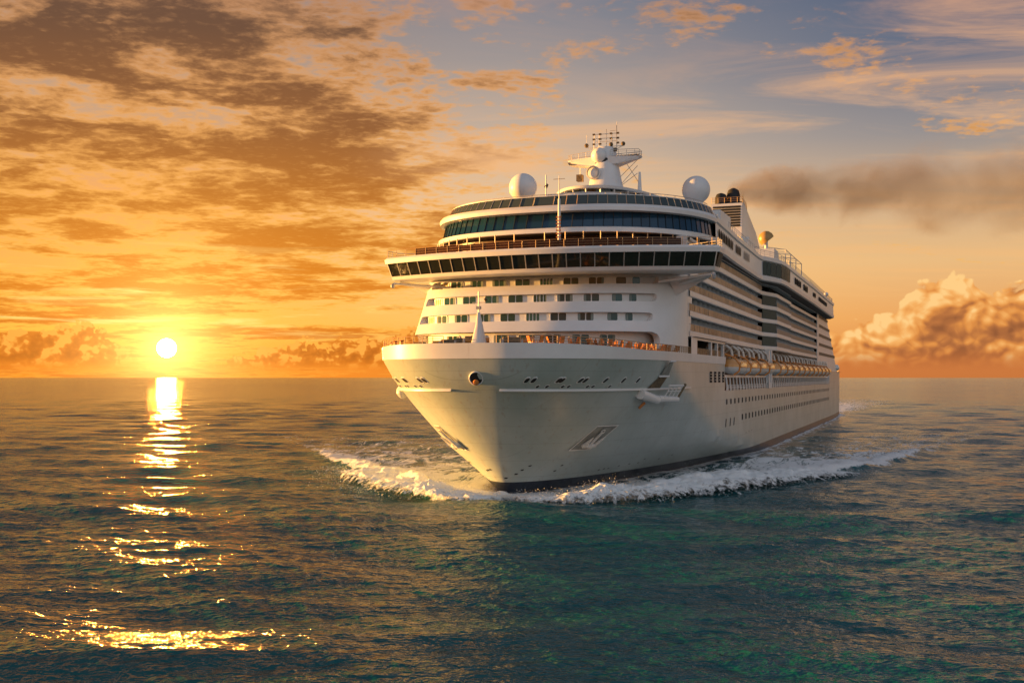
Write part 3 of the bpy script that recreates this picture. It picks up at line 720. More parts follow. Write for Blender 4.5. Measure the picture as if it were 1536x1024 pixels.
# long upper side houses: forward lounge side (t 22.3 -> 21), pod step, main side (t 24)
for side in (-1, 1):
    sp = MB()
    fwd = [(41.9, 22.45), (70, 21.6), (104, 21.0)]; pod = [(109, 21.2), (113, 22.4), (120, 24.0), (127, 24.4)]; aftp = [(200, 24.3), (284, 23.6), (290, 22.0)]
    line = fwd + pod + aftp
    def L3(z, d=0.0, pts=line): return [(s, side * (t_ + d), z) for s, t_ in pts]
    sp.quadgrid([L3(38.4, -0.4), L3(38.6, 0.05), L3(39.5, 0.12), L3(39.7, -0.1), L3(42.9, -0.2), L3(43.1, 0.1), L3(43.9, 0.12), L3(44.1, -0.3), [(s, side * 17.5, 44.1) for s, t_ in line]], 'white', flip=(side == 1))
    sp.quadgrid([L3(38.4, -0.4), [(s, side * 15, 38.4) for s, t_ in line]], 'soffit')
    sp.poly([(290, side * 22, 38.4), (290, side * 22, 44.1), (290, side * 15, 44.1), (290, side * 15, 38.4)], 'white')
    sph = sp.obj('upper_side_house', ship)
    # glazing of the pod
    for (a1, b1) in zip(pod, pod[1:] + [(134, 24.45)]):
        q = MB(); nseg = 2
        for k in range(nseg):
            f0, f1 = k / nseg + .02, (k + 1) / nseg - .02
            q.poly([(a1[0] + (b1[0] - a1[0]) * f, side * (a1[1] + (b1[1] - a1[1]) * f + 0.03 + zz * 0.02), 39.75 + zz) for f, zz in ((f0, 0), (f1, 0), (f1, 3.1), (f0, 3.1))], 'greenglass')
        q.obj('pod_window', sph)
    # dark window groups along the side
    def tline(s): return interp(s, [p_[0] for p_ in line], [p_[1] for p_ in line])
    for s0, n_, w_, g_ in ((44.5, 9, 1.5, 2.2), (68, 4, 1.3, 1.9), (80, 5, 0.8, 1.7), (146, 4, 3.0, 4.0), (168, 3, 3.0, 4.2), (196, 1, 9, 9), (216, 1, 34, 34)):
        for k in range(n_):
            s_ = s0 + k * g_; t_ = tline(s_); q = MB(); h_ = 1.7 if n_ > 1 else 1.2; ol = rrect(w_, h_, 0.4 if w_ > 1.2 else .3)
            q.poly([(s_ + w_ / 2 + x, side * (tline(s_ + w_ / 2 + x) + 0.03), 41.3 + y) for x, y in ol], 'dark'); q.obj('side_window', sph)
    railing([(s, side * (tline(s) - .4), 44.1) for s in np.linspace(60, 286, 60)], 1.3, step=3.0).obj('sun_deck_railing', ship)
# core of the upper decks
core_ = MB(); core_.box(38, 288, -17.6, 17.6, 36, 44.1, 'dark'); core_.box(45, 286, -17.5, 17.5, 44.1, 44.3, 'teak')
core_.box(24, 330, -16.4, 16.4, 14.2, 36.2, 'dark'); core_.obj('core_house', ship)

# ------------------------------------------------------------------ balcony blocks
LV = [23.0 + 3.2 * k for k in range(5)]
def side_t(s): return interp(s, [18, 28, 117], [21.9, 21.7, 19.9])
def block(side, pts, slot0, nm):
    """white ledges, corner piers for a run of balconies"""
    q = MB()
    tf = lambda s: interp(s, [p_[0] for p_ in pts], [p_[1] for p_ in pts])
    for zl in LV + [LV[-1] + 3.2 - .7]:
        for (p1, p2) in zip(pts, pts[1:]):
            th = 0.95 if zl < 38 else .5
            q.quadgrid([[(p1[0], side * (p1[1] - 2.2), zl), (p2[0], side * (p2[1] - 2.2), zl)], [(p1[0], side * p1[1], zl), (p2[0], side * p2[1], zl)], [(p1[0], side * (p1[1] + .08), zl + .15), (p2[0], side * (p2[1] + .08), zl + .15)],
                        [(p1[0], side * (p1[1] + .08), zl + th - .1), (p2[0], side * (p2[1] + .08), zl + th - .1)], [(p1[0], side * p1[1], zl + th), (p2[0], side * p2[1], zl + th)], [(p1[0], side * (p1[1] - 2.2), zl + th), (p2[0], side * (p2[1] - 2.2), zl + th)]], 'white', flip=(side == 1))
    return q.obj(nm, ship), tf
def balcony_mesh(q, s0, s1, tf, side, zl, npan=3, clutter=True):
    zf = zl + 0.95; t0, t1 = tf(s0), tf(s1)
    q.poly([(s0 + .05, side * (t0 - .06), zf), (s1 - .05, side * (t1 - .06), zf), (s1 - .05, side * (t1 - .06), zf + 1.12), (s0 + .05, side * (t0 - .06), zf + 1.12)], 'bronze')
    q.tube((s0, side * (t0 - .04), zf + 1.16), (s1, side * (t1 - .04), zf + 1.16), 0.05, 'rail', n_=4)
    for k in range(npan + 1):
        f_ = k / npan; s_, t_ = s0 + (s1 - s0) * f_, t0 + (t1 - t0) * f_; q.tube((s_, side * (t_ - .02), zf), (s_, side * (t_ - .02), zf + 1.12), 0.03, 'rail', n_=4)
    q.poly([(s0, side * (t0 - .4), zf), (s0, side * (t0 - 2.1), zf), (s0, side * (t0 - 2.1), zf + 2.25), (s0, side * (t0 - .4), zf + 2.25)], 'wall')
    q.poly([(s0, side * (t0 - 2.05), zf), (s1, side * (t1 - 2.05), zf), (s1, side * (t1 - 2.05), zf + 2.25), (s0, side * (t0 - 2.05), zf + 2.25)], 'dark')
    q.poly([(s0 + .5, side * (t0 - 2.0), zf), (s1 - 1.0, side * (t1 - 2.0), zf), (s1 - 1.0, side * (t1 - 2.0), zf + 2.05), (s0 + .5, side * (t0 - 2.0), zf + 2.05)], 'greenglass')
FB = [(27.0, 20.75), (72, 20.35), (117, 19.9)]
MBL = [(117, 19.9), (118, 20.0), (128, 22.0), (160, 21.8), (161, 21.2), (245, 20.9)]
for side in (1, -1):
    o, tf = block(side, FB, 0, 'balcony_ledges')
    if side == 1:
        for zl in LV:
            for k in range(20):
                q = MB(); balcony_mesh(q, 27.0 + 4.5 * k, 27.0 + 4.5 * (k + 1), tf, side, zl); q.obj('balcony', ship)
    o, tf = block(side, MBL, 0, 'balcony_ledges')
    q = MB()
    for zl in LV:
        if zl > 35: q.quadgrid([[(x, side * (tf(x) - 1.9), z) for x in np.linspace(128, 245, 30)] for z in (36.7, 39.0)], 'dark'); continue  # dark sheet stands in for the shade below the upper side house
        for k in range(8 if side == 1 else 0): balcony_mesh(q, 129 + 3.9 * k, 129 + 3.9 * (k + 1), tf, side, zl)
        for k in range(19 if side == 1 else 0): balcony_mesh(q, 161.2 + 4.4 * k, 161.2 + 4.4 * (k + 1), tf, side, zl)
        zf = zl + .95
        q.poly([(118, side * 19.9, zf), (128, side * 21.9, zf), (128, side * 21.9, zf + 2.3), (118, side * 19.9, zf + 2.3)], 'greenglass')
    if side == 1: q.obj('midship_balconies', ship, kind='stuff')
    # forward corner pier and aft plain block with stepped terraces
    q = MB()
    aft = []
    for k, zl in enumerate([19.0] + LV + [39.0]):
        e = 345 - (zl - 19) * 2.7
        aft.append([(245, side * 20.9, zl), (245, side * 21.1, zl + .01), (e - 4, side * 20.6, zl), (e, side * 19.0, zl), (e, 0, zl)])
    q.quadgrid(aft, 'white', flip=(side == 1)); pier = q.obj('aft_house', ship)
    for k, zl in enumerate(LV):
        q = MB(); e = 338 - (zl - 19) * 2.7
        q.poly([(252, side * 21.15, zl + 1.3), (e, side * 20.75, zl + 1.3), (e, side * 20.75, zl + 2.3), (252, side * 21.15, zl + 2.3)], 'dark2'); q.obj('window_strip', pier)
    # corner wall between raked front and first balcony
    q = MB(); rows = []
    for z in np.linspace(19.9, 38.4, 20):
        ss = 29.0
        rows.append([(28.9, side * (FW - 0.02 * (z - 20)), z), (27.5 + (1.6 if z < 23.3 else 0), side * (FW + .02 - 0.02 * (z - 20)), z)])
# corner walls: continue the shell along the side to s = 30 with rounded notches for the balconies
for side in (-1, 1):
    q = MB(); s_in = lambda z: interp(z, [23, 38], [24.5, 30.0])
    rows = [[(x, side * (front_pt(R(90 * side), z)[1] * side + .02 - .004 * (x - 26)), z) for x in (25.9, (25.9 + s_in(z) + 3) / 2, s_in(z) + 3)] for z in np.linspace(23.0, 38.9, 30)]
    q.quadgrid(rows, 'white', flip=(side == 1))
    s0 = 59.0
    # upper hull side above the band, with the promenade window at the corner
    rows = [[(x, side * 21.05, z) for x in (27, 32)] for z in (20.2, 23.1)]; q.quadgrid(rows, 'white', flip=(side == 1))
    q.quadgrid([[(x, side * 21.0, z) for x in (32, 46, 59)] for z in (22.6, 23.1)], 'white', flip=(side == 1))
    for x in (45.0, 51.0, 57.5): q.box(x, x + 0.8, side * 20.5, side * 21.0, 20.2, 22.8, 'white')
    q.quadgrid([[(x, side * 20.6, z) for x in (32, 59)] for z in (20.2, 21.3)], 'bronze')
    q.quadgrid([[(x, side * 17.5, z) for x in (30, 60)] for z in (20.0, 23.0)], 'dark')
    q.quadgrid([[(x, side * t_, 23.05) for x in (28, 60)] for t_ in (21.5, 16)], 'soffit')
    q.obj('corner_wall', ship)

# ------------------------------------------------------------------ promenade: rail, pillars, davits, lifeboats
for side in (1, -1):
    q = MB()
    for x in np.linspace(63, 295, 59):
        w_ = halfw(x, 15) - .25
        q.poly([(x, side * w_, 14.1), (x + .35, side * w_, 14.1), (x + .15, side * (w_ - .1), 16.5), (x - .35, side * (w_ - .1), 16.5)], 'white')
        q.tube((x, side * w_, 14.1), (x - .2, side * (w_ - .15), 16.5), 0.2, 'white', n_=6)
    for hh in (14.6, 15.05): q.tube((62, side * 20.8, hh), (296, side * 20.8, hh), 0.07, 'white', n_=4)
    for x in np.linspace(62, 296, 118): q.box(x, x + .5, side * 20.78, side * 20.84, 14.1, 15.05, 'white')
    q.obj('promenade_rail', ship)
    q = MB()
    for x in (119.0, 123.5): q.box(x, x + 1.4, side * 20.3, side * 21.3, 14.0, 23.0, 'white')
    q.box(119.0, 124.9, side * 20.0, side * 20.6, 20.5, 22.4, 'wall'); q.box(119, 124.9, side * 20.7, side * 21.25, 14.0, 15.4, 'wall')
    q.obj('embarkation_station', ship)

ORD = ['first', 'second', 'third', 'fourth', 'fifth', 'sixth', 'seventh', 'eighth', 'ninth', 'tenth', 'eleventh', 'twelfth', 'thirteenth', 'fourteenth']
def make_lifeboat():
    L, B, Hh = 13.0, 2.3, 3.3
    root = bpy.data.objects.new('lifeboat', None); col.objects.link(root)
    def sec(x, z0, z1, n_=12, upper=False):
        f_ = max(0.0, 1 - abs(x / (L / 2)) ** 3.4) ** 0.5; out = []
        for i in range(n_ + 1):
            a = math.pi * i / n_
            if upper: out.append((x, B * f_ * math.cos(a), 1.15 + 1.75 * f_ ** .6 * math.sin(a) ** .8))
            else: out.append((x, B * f_ * math.cos(a), 1.15 - (1.35 * f_ ** .7) * math.sin(a) ** .75))
        return out
    xs = [L / 2 * math.sin(math.pi / 2 * k / 10) for k in range(-10, 11)]
    q = MB(); q.quadgrid([sec(x, 0, 0) for x in xs], 'boat'); q.obj('boat_hull', root, smooth=True)
    q = MB(); q.quadgrid([sec(x, 0, 0, upper=True) for x in xs], 'boattop', flip=True); q.obj('canopy', root, smooth=True)
    q = MB()
    for sg in (-1, 1): q.tube((-L / 2 * .8, sg * B * .98, 1.15), (L / 2 * .8, sg * B * .98, 1.15), 0.11, 'orange', n_=6)
    q.obj('fender_strake', root)
    for k in range(5):
        for sg in (-1, 1):
            q = MB(); x = -4 + 2 * k; q.poly([(x + a_, sg * (B * .93 - .12 * (b_ + .3)), 1.95 + b_) for a_, b_ in rrect(1.1, .5, .12)], 'glass'); q.obj('boat_window', root)
    return root
def copy_tree(o, parent=None):
    c = o.copy(); col.objects.link(c)
    if parent: c.parent = parent
    for ch in list(o.children): copy_tree(ch, c)
    return c
slots_s = [69.0 + 14.3 * k for k in range(4)] + [132.5 + 14.3 * k for k in range(11)]
lb = make_lifeboat()
for i, s in enumerate(slots_s):
    o = lb if i == 0 else copy_tree(lb)
    o.matrix_world = SHIP_M @ Matrix.Translation((s, -21.0, 17.35))
    o['label'] = ('orange topped lifeboat, %s in the row from the bow' % ORD[i]) if i < 14 else 'orange topped lifeboat, last in the row towards the stern'
    o['category'] = 'lifeboat'; o['group'] = 'lifeboats hanging along the port side'
def davit(s, side):
    q = MB(); pts = [(17.0, 20.2), (17.6, 21.6), (18.8, 22.5), (20.2, 22.6), (21.2, 21.8), (21.4, 20.6)]
    for (a1, z1), (a2, z2) in zip(pts, pts[1:]): q.tube((s, side * a1, z1), (s, side * a2, z2), 0.28, 'davit', n_=8)
    q.tube((s, side * 21.4, 20.7), (s, side * 21.2, 20.1), 0.08, 'black', n_=4)
    return q.obj('davit', ship, smooth=True)
for s in slots_s:
    davit(s - 4.2, 1); davit(s + 4.2, 1)
    for s_ in (s - 7.15,):
        q = MB(); pts = [(18.6, 21.0), (20.6, 20.9), (22.4, 20.2), (23.35, 18.9), (23.2, 17.7), (22.2, 17.0)]
        for (a1, z1), (a2, z2) in zip(pts, pts[1:]): q.tube((s_, a1, z1), (s_, a2, z2), 0.17, 'orange', n_=8)
        q.obj('cradle_arm', ship, smooth=True)

# ------------------------------------------------------------------ roof: deckhouse, mast, domes, funnel
rf = MB()
rf.prism(ell(30, 62, 15, N=60), 45.2, 47.6, 'wall', ell(31, 62, 14.5, N=60))
rf.prism(ell(38, 66, 10.5, N=60), 47.6, 48.6, 'wall'); rf.prism(ell(40, 66, 9.6, N=60), 48.6, 49.6, 'glass'); rf.prism(ell(38.8, 66, 10.3, N=60), 49.6, 50.0, 'white', ell(38.5, 66, 10.5, N=60)); rf.prism(ell(38.5, 66, 10.5, N=60), 50.0, 50.35, 'white', ell(40.5, 66, 9.5, N=60))
roof = rf.obj('roof_deckhouse', ship, smooth=True)
e_ = ell(39.7, 66, 9.9, N=60)
for i in range(6, 56, 4):
    q = MB(); q.tube((e_[i][0], e_[i][1], 48.55), (e_[i][0] - .25, e_[i][1] * 1.02, 49.65), 0.14, 'white', n_=4); q.obj('mullion_post', roof)
railing([(s, t_, 45.27) for s, t_ in ell(24.5, 44, 20.5, N=50)], 1.1, step=2.5).obj('roof_railing', ship)
# mast tower
def loft(q, secs, m, n_=20):
    rows = []
    for (z, cs, ct, a_, b_, p_) in secs:
        row = []
        for i in range(n_):
            an_ = 2 * math.pi * i / n_; c0, s0 = math.cos(an_), math.sin(an_)
            row.append((cs + a_ * math.copysign(abs(c0) ** p_, c0), ct + b_ * math.copysign(abs(s0) ** p_, s0), z))
        rows.append(row)
    q.quadgrid(rows, m, close=True, flip=True); q.poly(rows[-1], m)
q = MB(); loft(q, [(50.0, 51.5, .2, 5.5, 4.6, .8), (50.8, 51.2, .2, 4.3, 3.8, .8), (52.0, 51.2, .4, 3.0, 3.0, .75), (54.5, 51.6, .3, 2.5, 2.5, .7), (56.5, 52.0, .2, 2.2, 2.1, .7), (58.6, 52.3, .1, 1.9, 1.8, .7), (59.1, 52.3, .1, 1.6, 1.5, .7)], 'white')
mast = q.obj('mast', ship, smooth=True)
q = MB()
for side in (-1, 1):
    q.quadgrid([[(49.8, side * 1.2, 55.4), (54.2, side * 1.2, 55.4)], [(50.8, side * 6.6, 56.9 if side > 0 else 56.1), (53.2, side * 6.6, 56.9 if side > 0 else 56.1)], [(50.6, side * 6.8, 57.2 if side > 0 else 56.5), (53.4, side * 6.8, 57.2 if side > 0 else 56.5)], [(49.6, side * 1.2, 57.1), (54.4, side * 1.2, 57.1)], [(49.8, side * 1.2, 55.4), (54.2, side * 1.2, 55.4)]], 'white')
    q.poly([(49.8, side * 1.2, 55.4), (50.8, side * 6.6, 56.4), (50.6, side * 6.8, 56.9), (49.6, side * 1.2, 57.1)], 'white')
q.obj('yard_arm', mast)
for side in (-1, 1): railing([(49.8, side * 1.6, 57.1), (50.6, side * 6.7, 57.1 if side > 0 else 56.7), (53.3, side * 6.7, 57.1 if side > 0 else 56.7), (54.2, side * 1.6, 57.1)], 1.1, step=1.5).obj('yard_railing', mast)
q = MB(); c_ = Vector((48.8, -1.2, 53.9)); ax = (-0.95, -0.1, 0.1)
q.lathe(c_, [(0.001, .55), (0.9, .5), (1.25, .4), (1.32, .1), (1.2, .02), (1.0, .1), (1.0, -.8), (1.5, -1.6)], 'white', 28, ax); q.lathe(c_ + Vector((-.65, 0, 0)), [(1.02, .0), (1.28, .05), (1.28, .25), (1.05, .3)], 'steel', 28, ax); q.obj('radar_drum', mast, smooth=True)
q = MB(); q.lathe(Vector((49.9, -.6, 57.4)), [(0.001, 1.2), (.8, 1.0), (1.3, .5), (1.45, 0), (1.4, -.5)], 'white', 24, (-.9, -.2, .3)); q.obj('radar_cowl', mast, smooth=True)
q = MB(); q.lathe(Vector((50.0, .6, 56.2)), [(0.001, .3), (.6, .25), (.75, 0), (.5, -.3)], 'black', 20, (-.9, .2, 0)); q.obj('cowl_opening', mast, smooth=True)
q = MB(); q.box(50.2, 51.4, -5.0, -3.9, 52.9, 54.1, 'amberdark'); q.tube((50.8, -4.4, 54.1), (50.8, -4.4, 55.6), .08, 'rail'); q.obj('signal_box', mast)
q = MB()
for t_ in (-2.2, -1.2, 0.2, 1.3, 2.2): q.tube((52.3, t_, 58.8), (52.3, t_ * .95, 61.6 + (abs(t_) < 1) * 1.0 + (t_ > 2) * 1.6), 0.07, 'rail', n_=5)
for z_, a1, a2 in ((59.3, -2.8, 3.6), (60.3, -2.2, 2.3), (60.9, -1.8, 2.6), (61.7, -2.4, 2.2), (62.2, .9, 2.3)): q.tube((52.3, a1, z_), (52.3, a2, z_), 0.06, 'rail', n_=5)
for t_ in (-2.2, -1, 1.1, 2.4):
    for z_ in (59.9, 60.8, 61.7): q.box(52.1, 52.5, t_ - .22, t_ + .22, z_ - .12, z_ + .16, 'amberdark')
q.tube((52.3, 2.2, 61.5), (52.3, 2.2, 63.9), 0.03, 'rail', n_=4); q.obj('antenna_lattice', mast)
for (t_, z_) in ((-3.4, 59.6), (3.6, 58.4 + 1.1), (2.1, 58.5), (1.3, 59.5)):
    q = MB(); q.lathe(Vector((51.5, t_, z_)), [(0.001, .42), (.3, .3), (.42, 0), (.3, -.3), (0.001, -.42)], 'amberdark', 14); q.tube((51.5, t_, z_ - .3), (52.2, t_ * .6, z_ - .8), .05, 'rail'); 
    if t_ < -3: q.tube((51.5, t_, z_ + .4), (51.5, t_, z_ + 2), .03, 'rail', n_=4)
    q.obj('antenna_ball', mast, smooth=True)
q = MB()
for (a1, b1) in (((52, 2.4, 51.4), (52, 6.2, 54.0)), ((52, 2.4, 51.4), (52, 6.2, 55.4)), ((52, 4.2, 55.8), (52, 6.6, 52.0)), ((52, 2.6, 53.2), (52, 6.3, 56.6))): q.tube(a1, b1, .05, 'steel', n_=4)
q.tube((52, 6.6, 50.3), (52, 6.6, 54.2), .42, 'white', .2, 10); q.obj('stay_frame', mast)
# pole mast standing on the bridge roof
q = MB(); q.tube((12.0, 3.9, 36.1), (12.0, 3.9, 43.5), .28, 'white', .2, 8); q.tube((12, 3.9, 43.5), (12, 3.9, 47.0), .1, 'rail', .05, 6); q.tube((12, 3.0, 46.5), (12, 4.8, 46.5), .06, 'rail'); pm = q.obj('signal_pole', ship)
for k in range(7):
    q = MB(); z_ = 37.6 + k * .5; q.box(11.5, 11.8, 3.55, 3.75, z_, z_ + .22, 'amber'); q.box(11.5, 11.8, 4.05, 4.25, z_, z_ + .22, 'amber'); q.obj('signal_lamp', pm)
q = MB(); q.tube((30, -4.2, 45.2), (30, -4.2, 50.6), .1, 'rail'); q.tube((30, -4.2, 48.6), (30.5, -4.2, 49.0), .3, 'amberdark'); q.obj('whip_antenna', ship)
# foremast on the bow
q = MB(); loft(q, [(19.9, -10.2, -.3, 1.9, 1.1, .7), (21.6, -10.4, -.2, 1.1, .8, .7), (23.5, -10.8, 0, .55, .45, .8), (25.2, -11, 0, .22, .2, 1)], 'white', 12); q.tube((-11, 0, 25.0), (-11, 0, 28.0), .09, 'rail'); q.tube((-11, -.9, 26.5), (-11, 1.0, 26.5), .06, 'rail')
q.box(-11.2, -10.8, -.3, .3, 25.6, 26.0, 'steel'); q.lathe(Vector((-11, 1.0, 26.9)), [(0.001, .3), (.28, 0), (0.001, -.3)], 'amberdark', 10); q.obj('foremast', ship, smooth=True)

def radome(s, t_, z, r, mtl='dome', nm='radome', foot=47.6, ax=None):
    q = MB(); prof = [(r * math.sin(R(a)), r * math.cos(R(a))) for a in range(0, 151, 6)]; prof[0] = (0.001, r)
    prof = prof + [(r * .5, -r * .98), (r * .62, -r * 1.12), (r * .62, -r * 1.3)]
    q.lathe(Vector((s, t_, z)), prof, mtl, 40, ax)
    q.tube((s, t_, foot), (s, t_, z - r * 1.1), r * .42, 'wall', n_=16)
    return q.obj(nm, ship, smooth=True)
radome(32, -9.0, 49.1, 2.4, foot=45.2); radome(52, 17.0, 50.3, 2.52, foot=43.7)
q = MB(); q.box(44, 62, 11, 19, 44.1, 47.0, 'wall'); q.obj('dome_platform', ship)
q = MB(); q.lathe(Vector((143, 17.5, 51.9)), [(0.001, 2.0), (.9, 1.85), (1.6, 1.25), (1.98, .3), (1.9, -.5), (1.9, -.55), (0.001, -.55)], 'gold', 32, (-.25, -.55, .8)); q.tube((143, 17.5, 44.1), (143, 17.5, 51.5), .6, 'wall', .4, 12); q.box(139, 147, 14, 20, 44.2, 49.0, 'wall'); q.obj('gold_dish', ship, smooth=True)
# funnel
q = MB(); F0, F1 = 2.2, 10.3
prof = [(148, 44), (150.5, 62.6), (154, 63.2), (160, 61.4), (176, 57.6), (188, 52.0), (196, 44)]
q.poly([(s, F1, z) for s, z in prof], 'white'); q.poly([(s, F0, z) for s, z in prof][::-1], 'white')
q.quadgrid([[(s, F0, z) for s, z in prof + prof[:1]], [(s, F1, z) for s, z in prof + prof[:1]]], 'white')
fun = q.obj('funnel', ship)
for k in range(8):
    q = MB(); z_ = 56.4 + k * .72; s_ = 148 + (z_ - 44) * 2.5 / 18.6 - .35; q.box(s_, s_ + .4, F0 + .4, F1 - .4, z_, z_ + .42, 'black'); q.obj('louvre', fun)
q = MB(); railing([(150.5, F0, 62.8), (150.5, F1, 62.8), (158, F1, 62.0)], 1.4, 'amberrail', step=1.7).obj('funnel_railing', fun)
for (s_, t_, z_, r_, h_) in ((153, 4.2, 63, 1.6, 2.9), (154.5, 7.2, 63, 1.8, 4.4), (158, 8.6, 62, 1.0, 2.2), (163, 8.0, 60.5, .8, 1.9), (168, 8.4, 59.5, .7, 1.6), (172, 8.0, 58.6, .6, 1.4)):
    q = MB(); q.lathe(Vector((s_, t_, z_)), [(r_, -1), (r_, h_ * .55), (r_ * .8, h_ * .85), (r_ * .3, h_), (0.001, h_)], 'black', 16, (0.25, 0, 1)); q.obj('exhaust_pipe', fun, smooth=True)
q = MB()
for (s_, t_, z_, h_) in ((160, 9, 61.4, 5.0), (167, 9, 59.8, 4.4), (174, 9, 58, 2.6), (178, 9, 57, 2.2)): q.tube((s_, t_, z_), (s_, t_, z_ + h_), .08, 'amberdark'); q.box(s_ - .8, s_ + .8, t_ - .05, t_ + .05, z_ + h_ * .7, z_ + h_ * .7 + .12, 'amberdark')
q.obj('funnel_aerial', fun)
# sloping screens and houses between the lounge and the funnel
q = MB()
q.quadgrid([[(60, 10, 47.5), (60, 17, 46)], [(84, 10, 52.5), (84, 18, 47)], [(110, 10, 51), (110, 18.5, 46.5)], [(128, 10, 48), (128, 19, 45)]], 'white'); q.box(62, 128, 8, 17.5, 44.2, 46.8, 'wall'); q.box(66, 78, 12, 19, 44.2, 48.6, 'white'); q.box(100, 108, 14, 19.4, 44.2, 47.4, 'white')
q.obj('sports_deckhouse', ship)
q = MB()
for side in (1,):
    fr = [(150, 20, 44.1), (156, 20, 44.1), (190, 21.5, 44.1)]
    for s_ in (150, 162, 175, 190): q.tube((s_, 21.5, 44.1), (s_, 21.5, 49.8), .12, 'rail'); q.tube((s_, 21.5, 49.8), (s_, 12, 51), .08, 'rail')
    q.tube((150, 21.5, 49.8), (190, 21.5, 49.8), .1, 'rail'); q.tube((150, 16, 50.5), (190, 16, 50.5), .06, 'rail')
    for k in range(6): q.tube((150 + k * 8, 21.5, 49.8), (150 + k * 8 - 3, 16, 50.5), .05, 'rail', n_=4)
q.obj('awning_frame', ship)
q = MB(); q.box(135, 285, 12, 19, 44.2, 46.6, 'wall'); q.quadgrid([[(200, 23.2, 44.1), (286, 22.4, 44.1)], [(205, 22.4, 46.4), (280, 21.6, 45.2)]], 'screen'); q.obj('aft_deckhouse', ship)
q = MB(); q.tube((282, 21, 44.1), (282, 21, 46.6), .2, 'white'); q.lathe(Vector((282, 21, 47.2)), [(0.001, .9), (.8, .5), (.9, -.2), (.4, -.7)], 'dome', 16); q.obj('stern_light', ship, smooth=True)
q = MB(); q.lathe(Vector((338, 20.6, 20.6)), [(0.001, 2.4), (.9, 1.8), (1.3, 0), (.9, -1.8), (0.001, -2.4)], 'boat', 16, (1, 0, 0)); q.obj('rescue_boat', None, smooth=True).matrix_world = SHIP_M
rb = bpy.data.objects['rescue_boat']; tag(rb, 'small white rescue boat hanging at the stern of the ship', 'rescue boat')
railing([(298, 20.2, 19.0), (374, 18.9, 19.0), (375, 10, 19.0)], 1.2, step=3).obj('stern_railing', ship)

# ------------------------------------------------------------------ things on the foredeck
def world_at(s, t_, z, rz=0.0): return SHIP_M @ Matrix.Translation((s, -t_, z)) @ Matrix.Rotation(rz, 4, 'Z')
def make_chair():
    r_ = bpy.data.objects.new('deck_chair', None); col.objects.link(r_)
    q = MB(); q.box(-.3, .35, -.3, .3, .42, .50, 'amber'); q.obj('seat', r_)
    q = MB(); q.quadgrid([[(.33, -.3, .48), (.33, .3, .48)], [(.62, -.3, 1.25), (.62, .3, 1.25)], [(.68, -.3, 1.23), (.68, .3, 1.23)], [(.40, -.3, .46), (.40, .3, .46)]], 'amber'); q.obj('backrest', r_)
    for a_ in (-.26, .3):
        for b_ in (-.27, .27): q = MB(); q.tube((a_, b_, 0), (a_, b_, .43), .035, 'amberrail', n_=5); q.obj('leg', r_)
    return r_
def make_table():
    r_ = bpy.data.objects.new('deck_table', None); col.objects.link(r_)
    q = MB(); q.lathe(Vector((0, 0, 0)), [(0.001, .76), (.48, .76), (.5, .73), (.48, .70), (0.001, .70)], 'amberrail', 18); q.obj('table_top', r_)
    q = MB(); q.lathe(Vector((0, 0, 0)), [(.28, 0), (.28, .04), (.05, .08), (.05, .70)], 'steel', 12); q.obj('pedestal', r_)
    return r_
ch = make_chair(); tb = make_table()
FDZ = 20.0
spots = []
for k in range(22):
    x = 1.2 + k * 1.25; s_, w_, _ = hull_pt(x, 19.0, 1); spots.append((s_ + .9, w_ - 1.7))
for i, (s, t_) in enumerate(spots):
    o = tb if i == 0 else copy_tree(tb); o.matrix_world = world_at(s, t_, sheer(s) - .28)
    tag(o, 'small round varnished table among deck chairs along the foredeck rail', 'table', 'round tables on the foredeck')
    for j, rz in enumerate((0.3, 2.4, 4.2)):
        c_ = ch if (i == 0 and j == 0) else copy_tree(ch)
        rz += random.uniform(-.5, .5)
        c_.matrix_world = world_at(s + .9 * math.cos(rz), t_ - .9 * math.sin(rz), sheer(s) - .28, rz + random.uniform(-.3, .3))
        tag(c_, 'amber wooden deck chair at a small table along the foredeck rail', 'chair', 'deck chairs on the foredeck')
def make_winch():
    r_ = bpy.data.objects.new('mooring_winch', None); col.objects.link(r_)
    q = MB(); q.box(-1.1, 1.1, -1.5, 1.5, 0, .25, 'amberdark'); q.box(-.5, .5, -1.5, -1.2, .25, 1.3, 'steel'); q.box(-.5, .5, 1.2, 1.5, .25, 1.3, 'steel'); q.obj('frame', r_)
    q = MB(); q.tube((0, -1.2, 1.0), (0, 1.2, 1.0), .62, 'amberdark', n_=16); q.obj('drum', r_, smooth=True)
    q = MB(); q.tube((0, 1.5, 1.0), (0, 2.1, 1.0), .35, 'amber', .45, 14); q.obj('warping_head', r_, smooth=True)
    return r_
wi = make_winch()
for i, (s, t_, rz, lb_) in enumerate(((-6, -4, .3, 'mooring winch beside the foot of the foremast'), (-2, -9.5, -.3, 'mooring winch on the sunlit side of the foredeck near the railing'), (0.5, -14, -.5, 'mooring winch farthest out on the sunlit shoulder of the foredeck'), (-7, 3.2, .6, 'mooring winch on the shaded side just behind the bow'), (-4, -7.2, .2, 'one of the mooring winches in a row across the sunlit foredeck'), (1.5, -11.5, -.2, 'one of the mooring winches in a row across the sunlit foredeck'), (5, -17, -.5, 'one of the mooring winches in a row across the sunlit foredeck'), (-9, -1.5, .4, 'one of the mooring winches in a row across the sunlit foredeck'))):
    o = wi if i == 0 else copy_tree(wi); o.matrix_world = world_at(s, t_, sheer(s) - .28, rz); tag(o, lb_, 'winch', 'mooring winches on the foredeck')
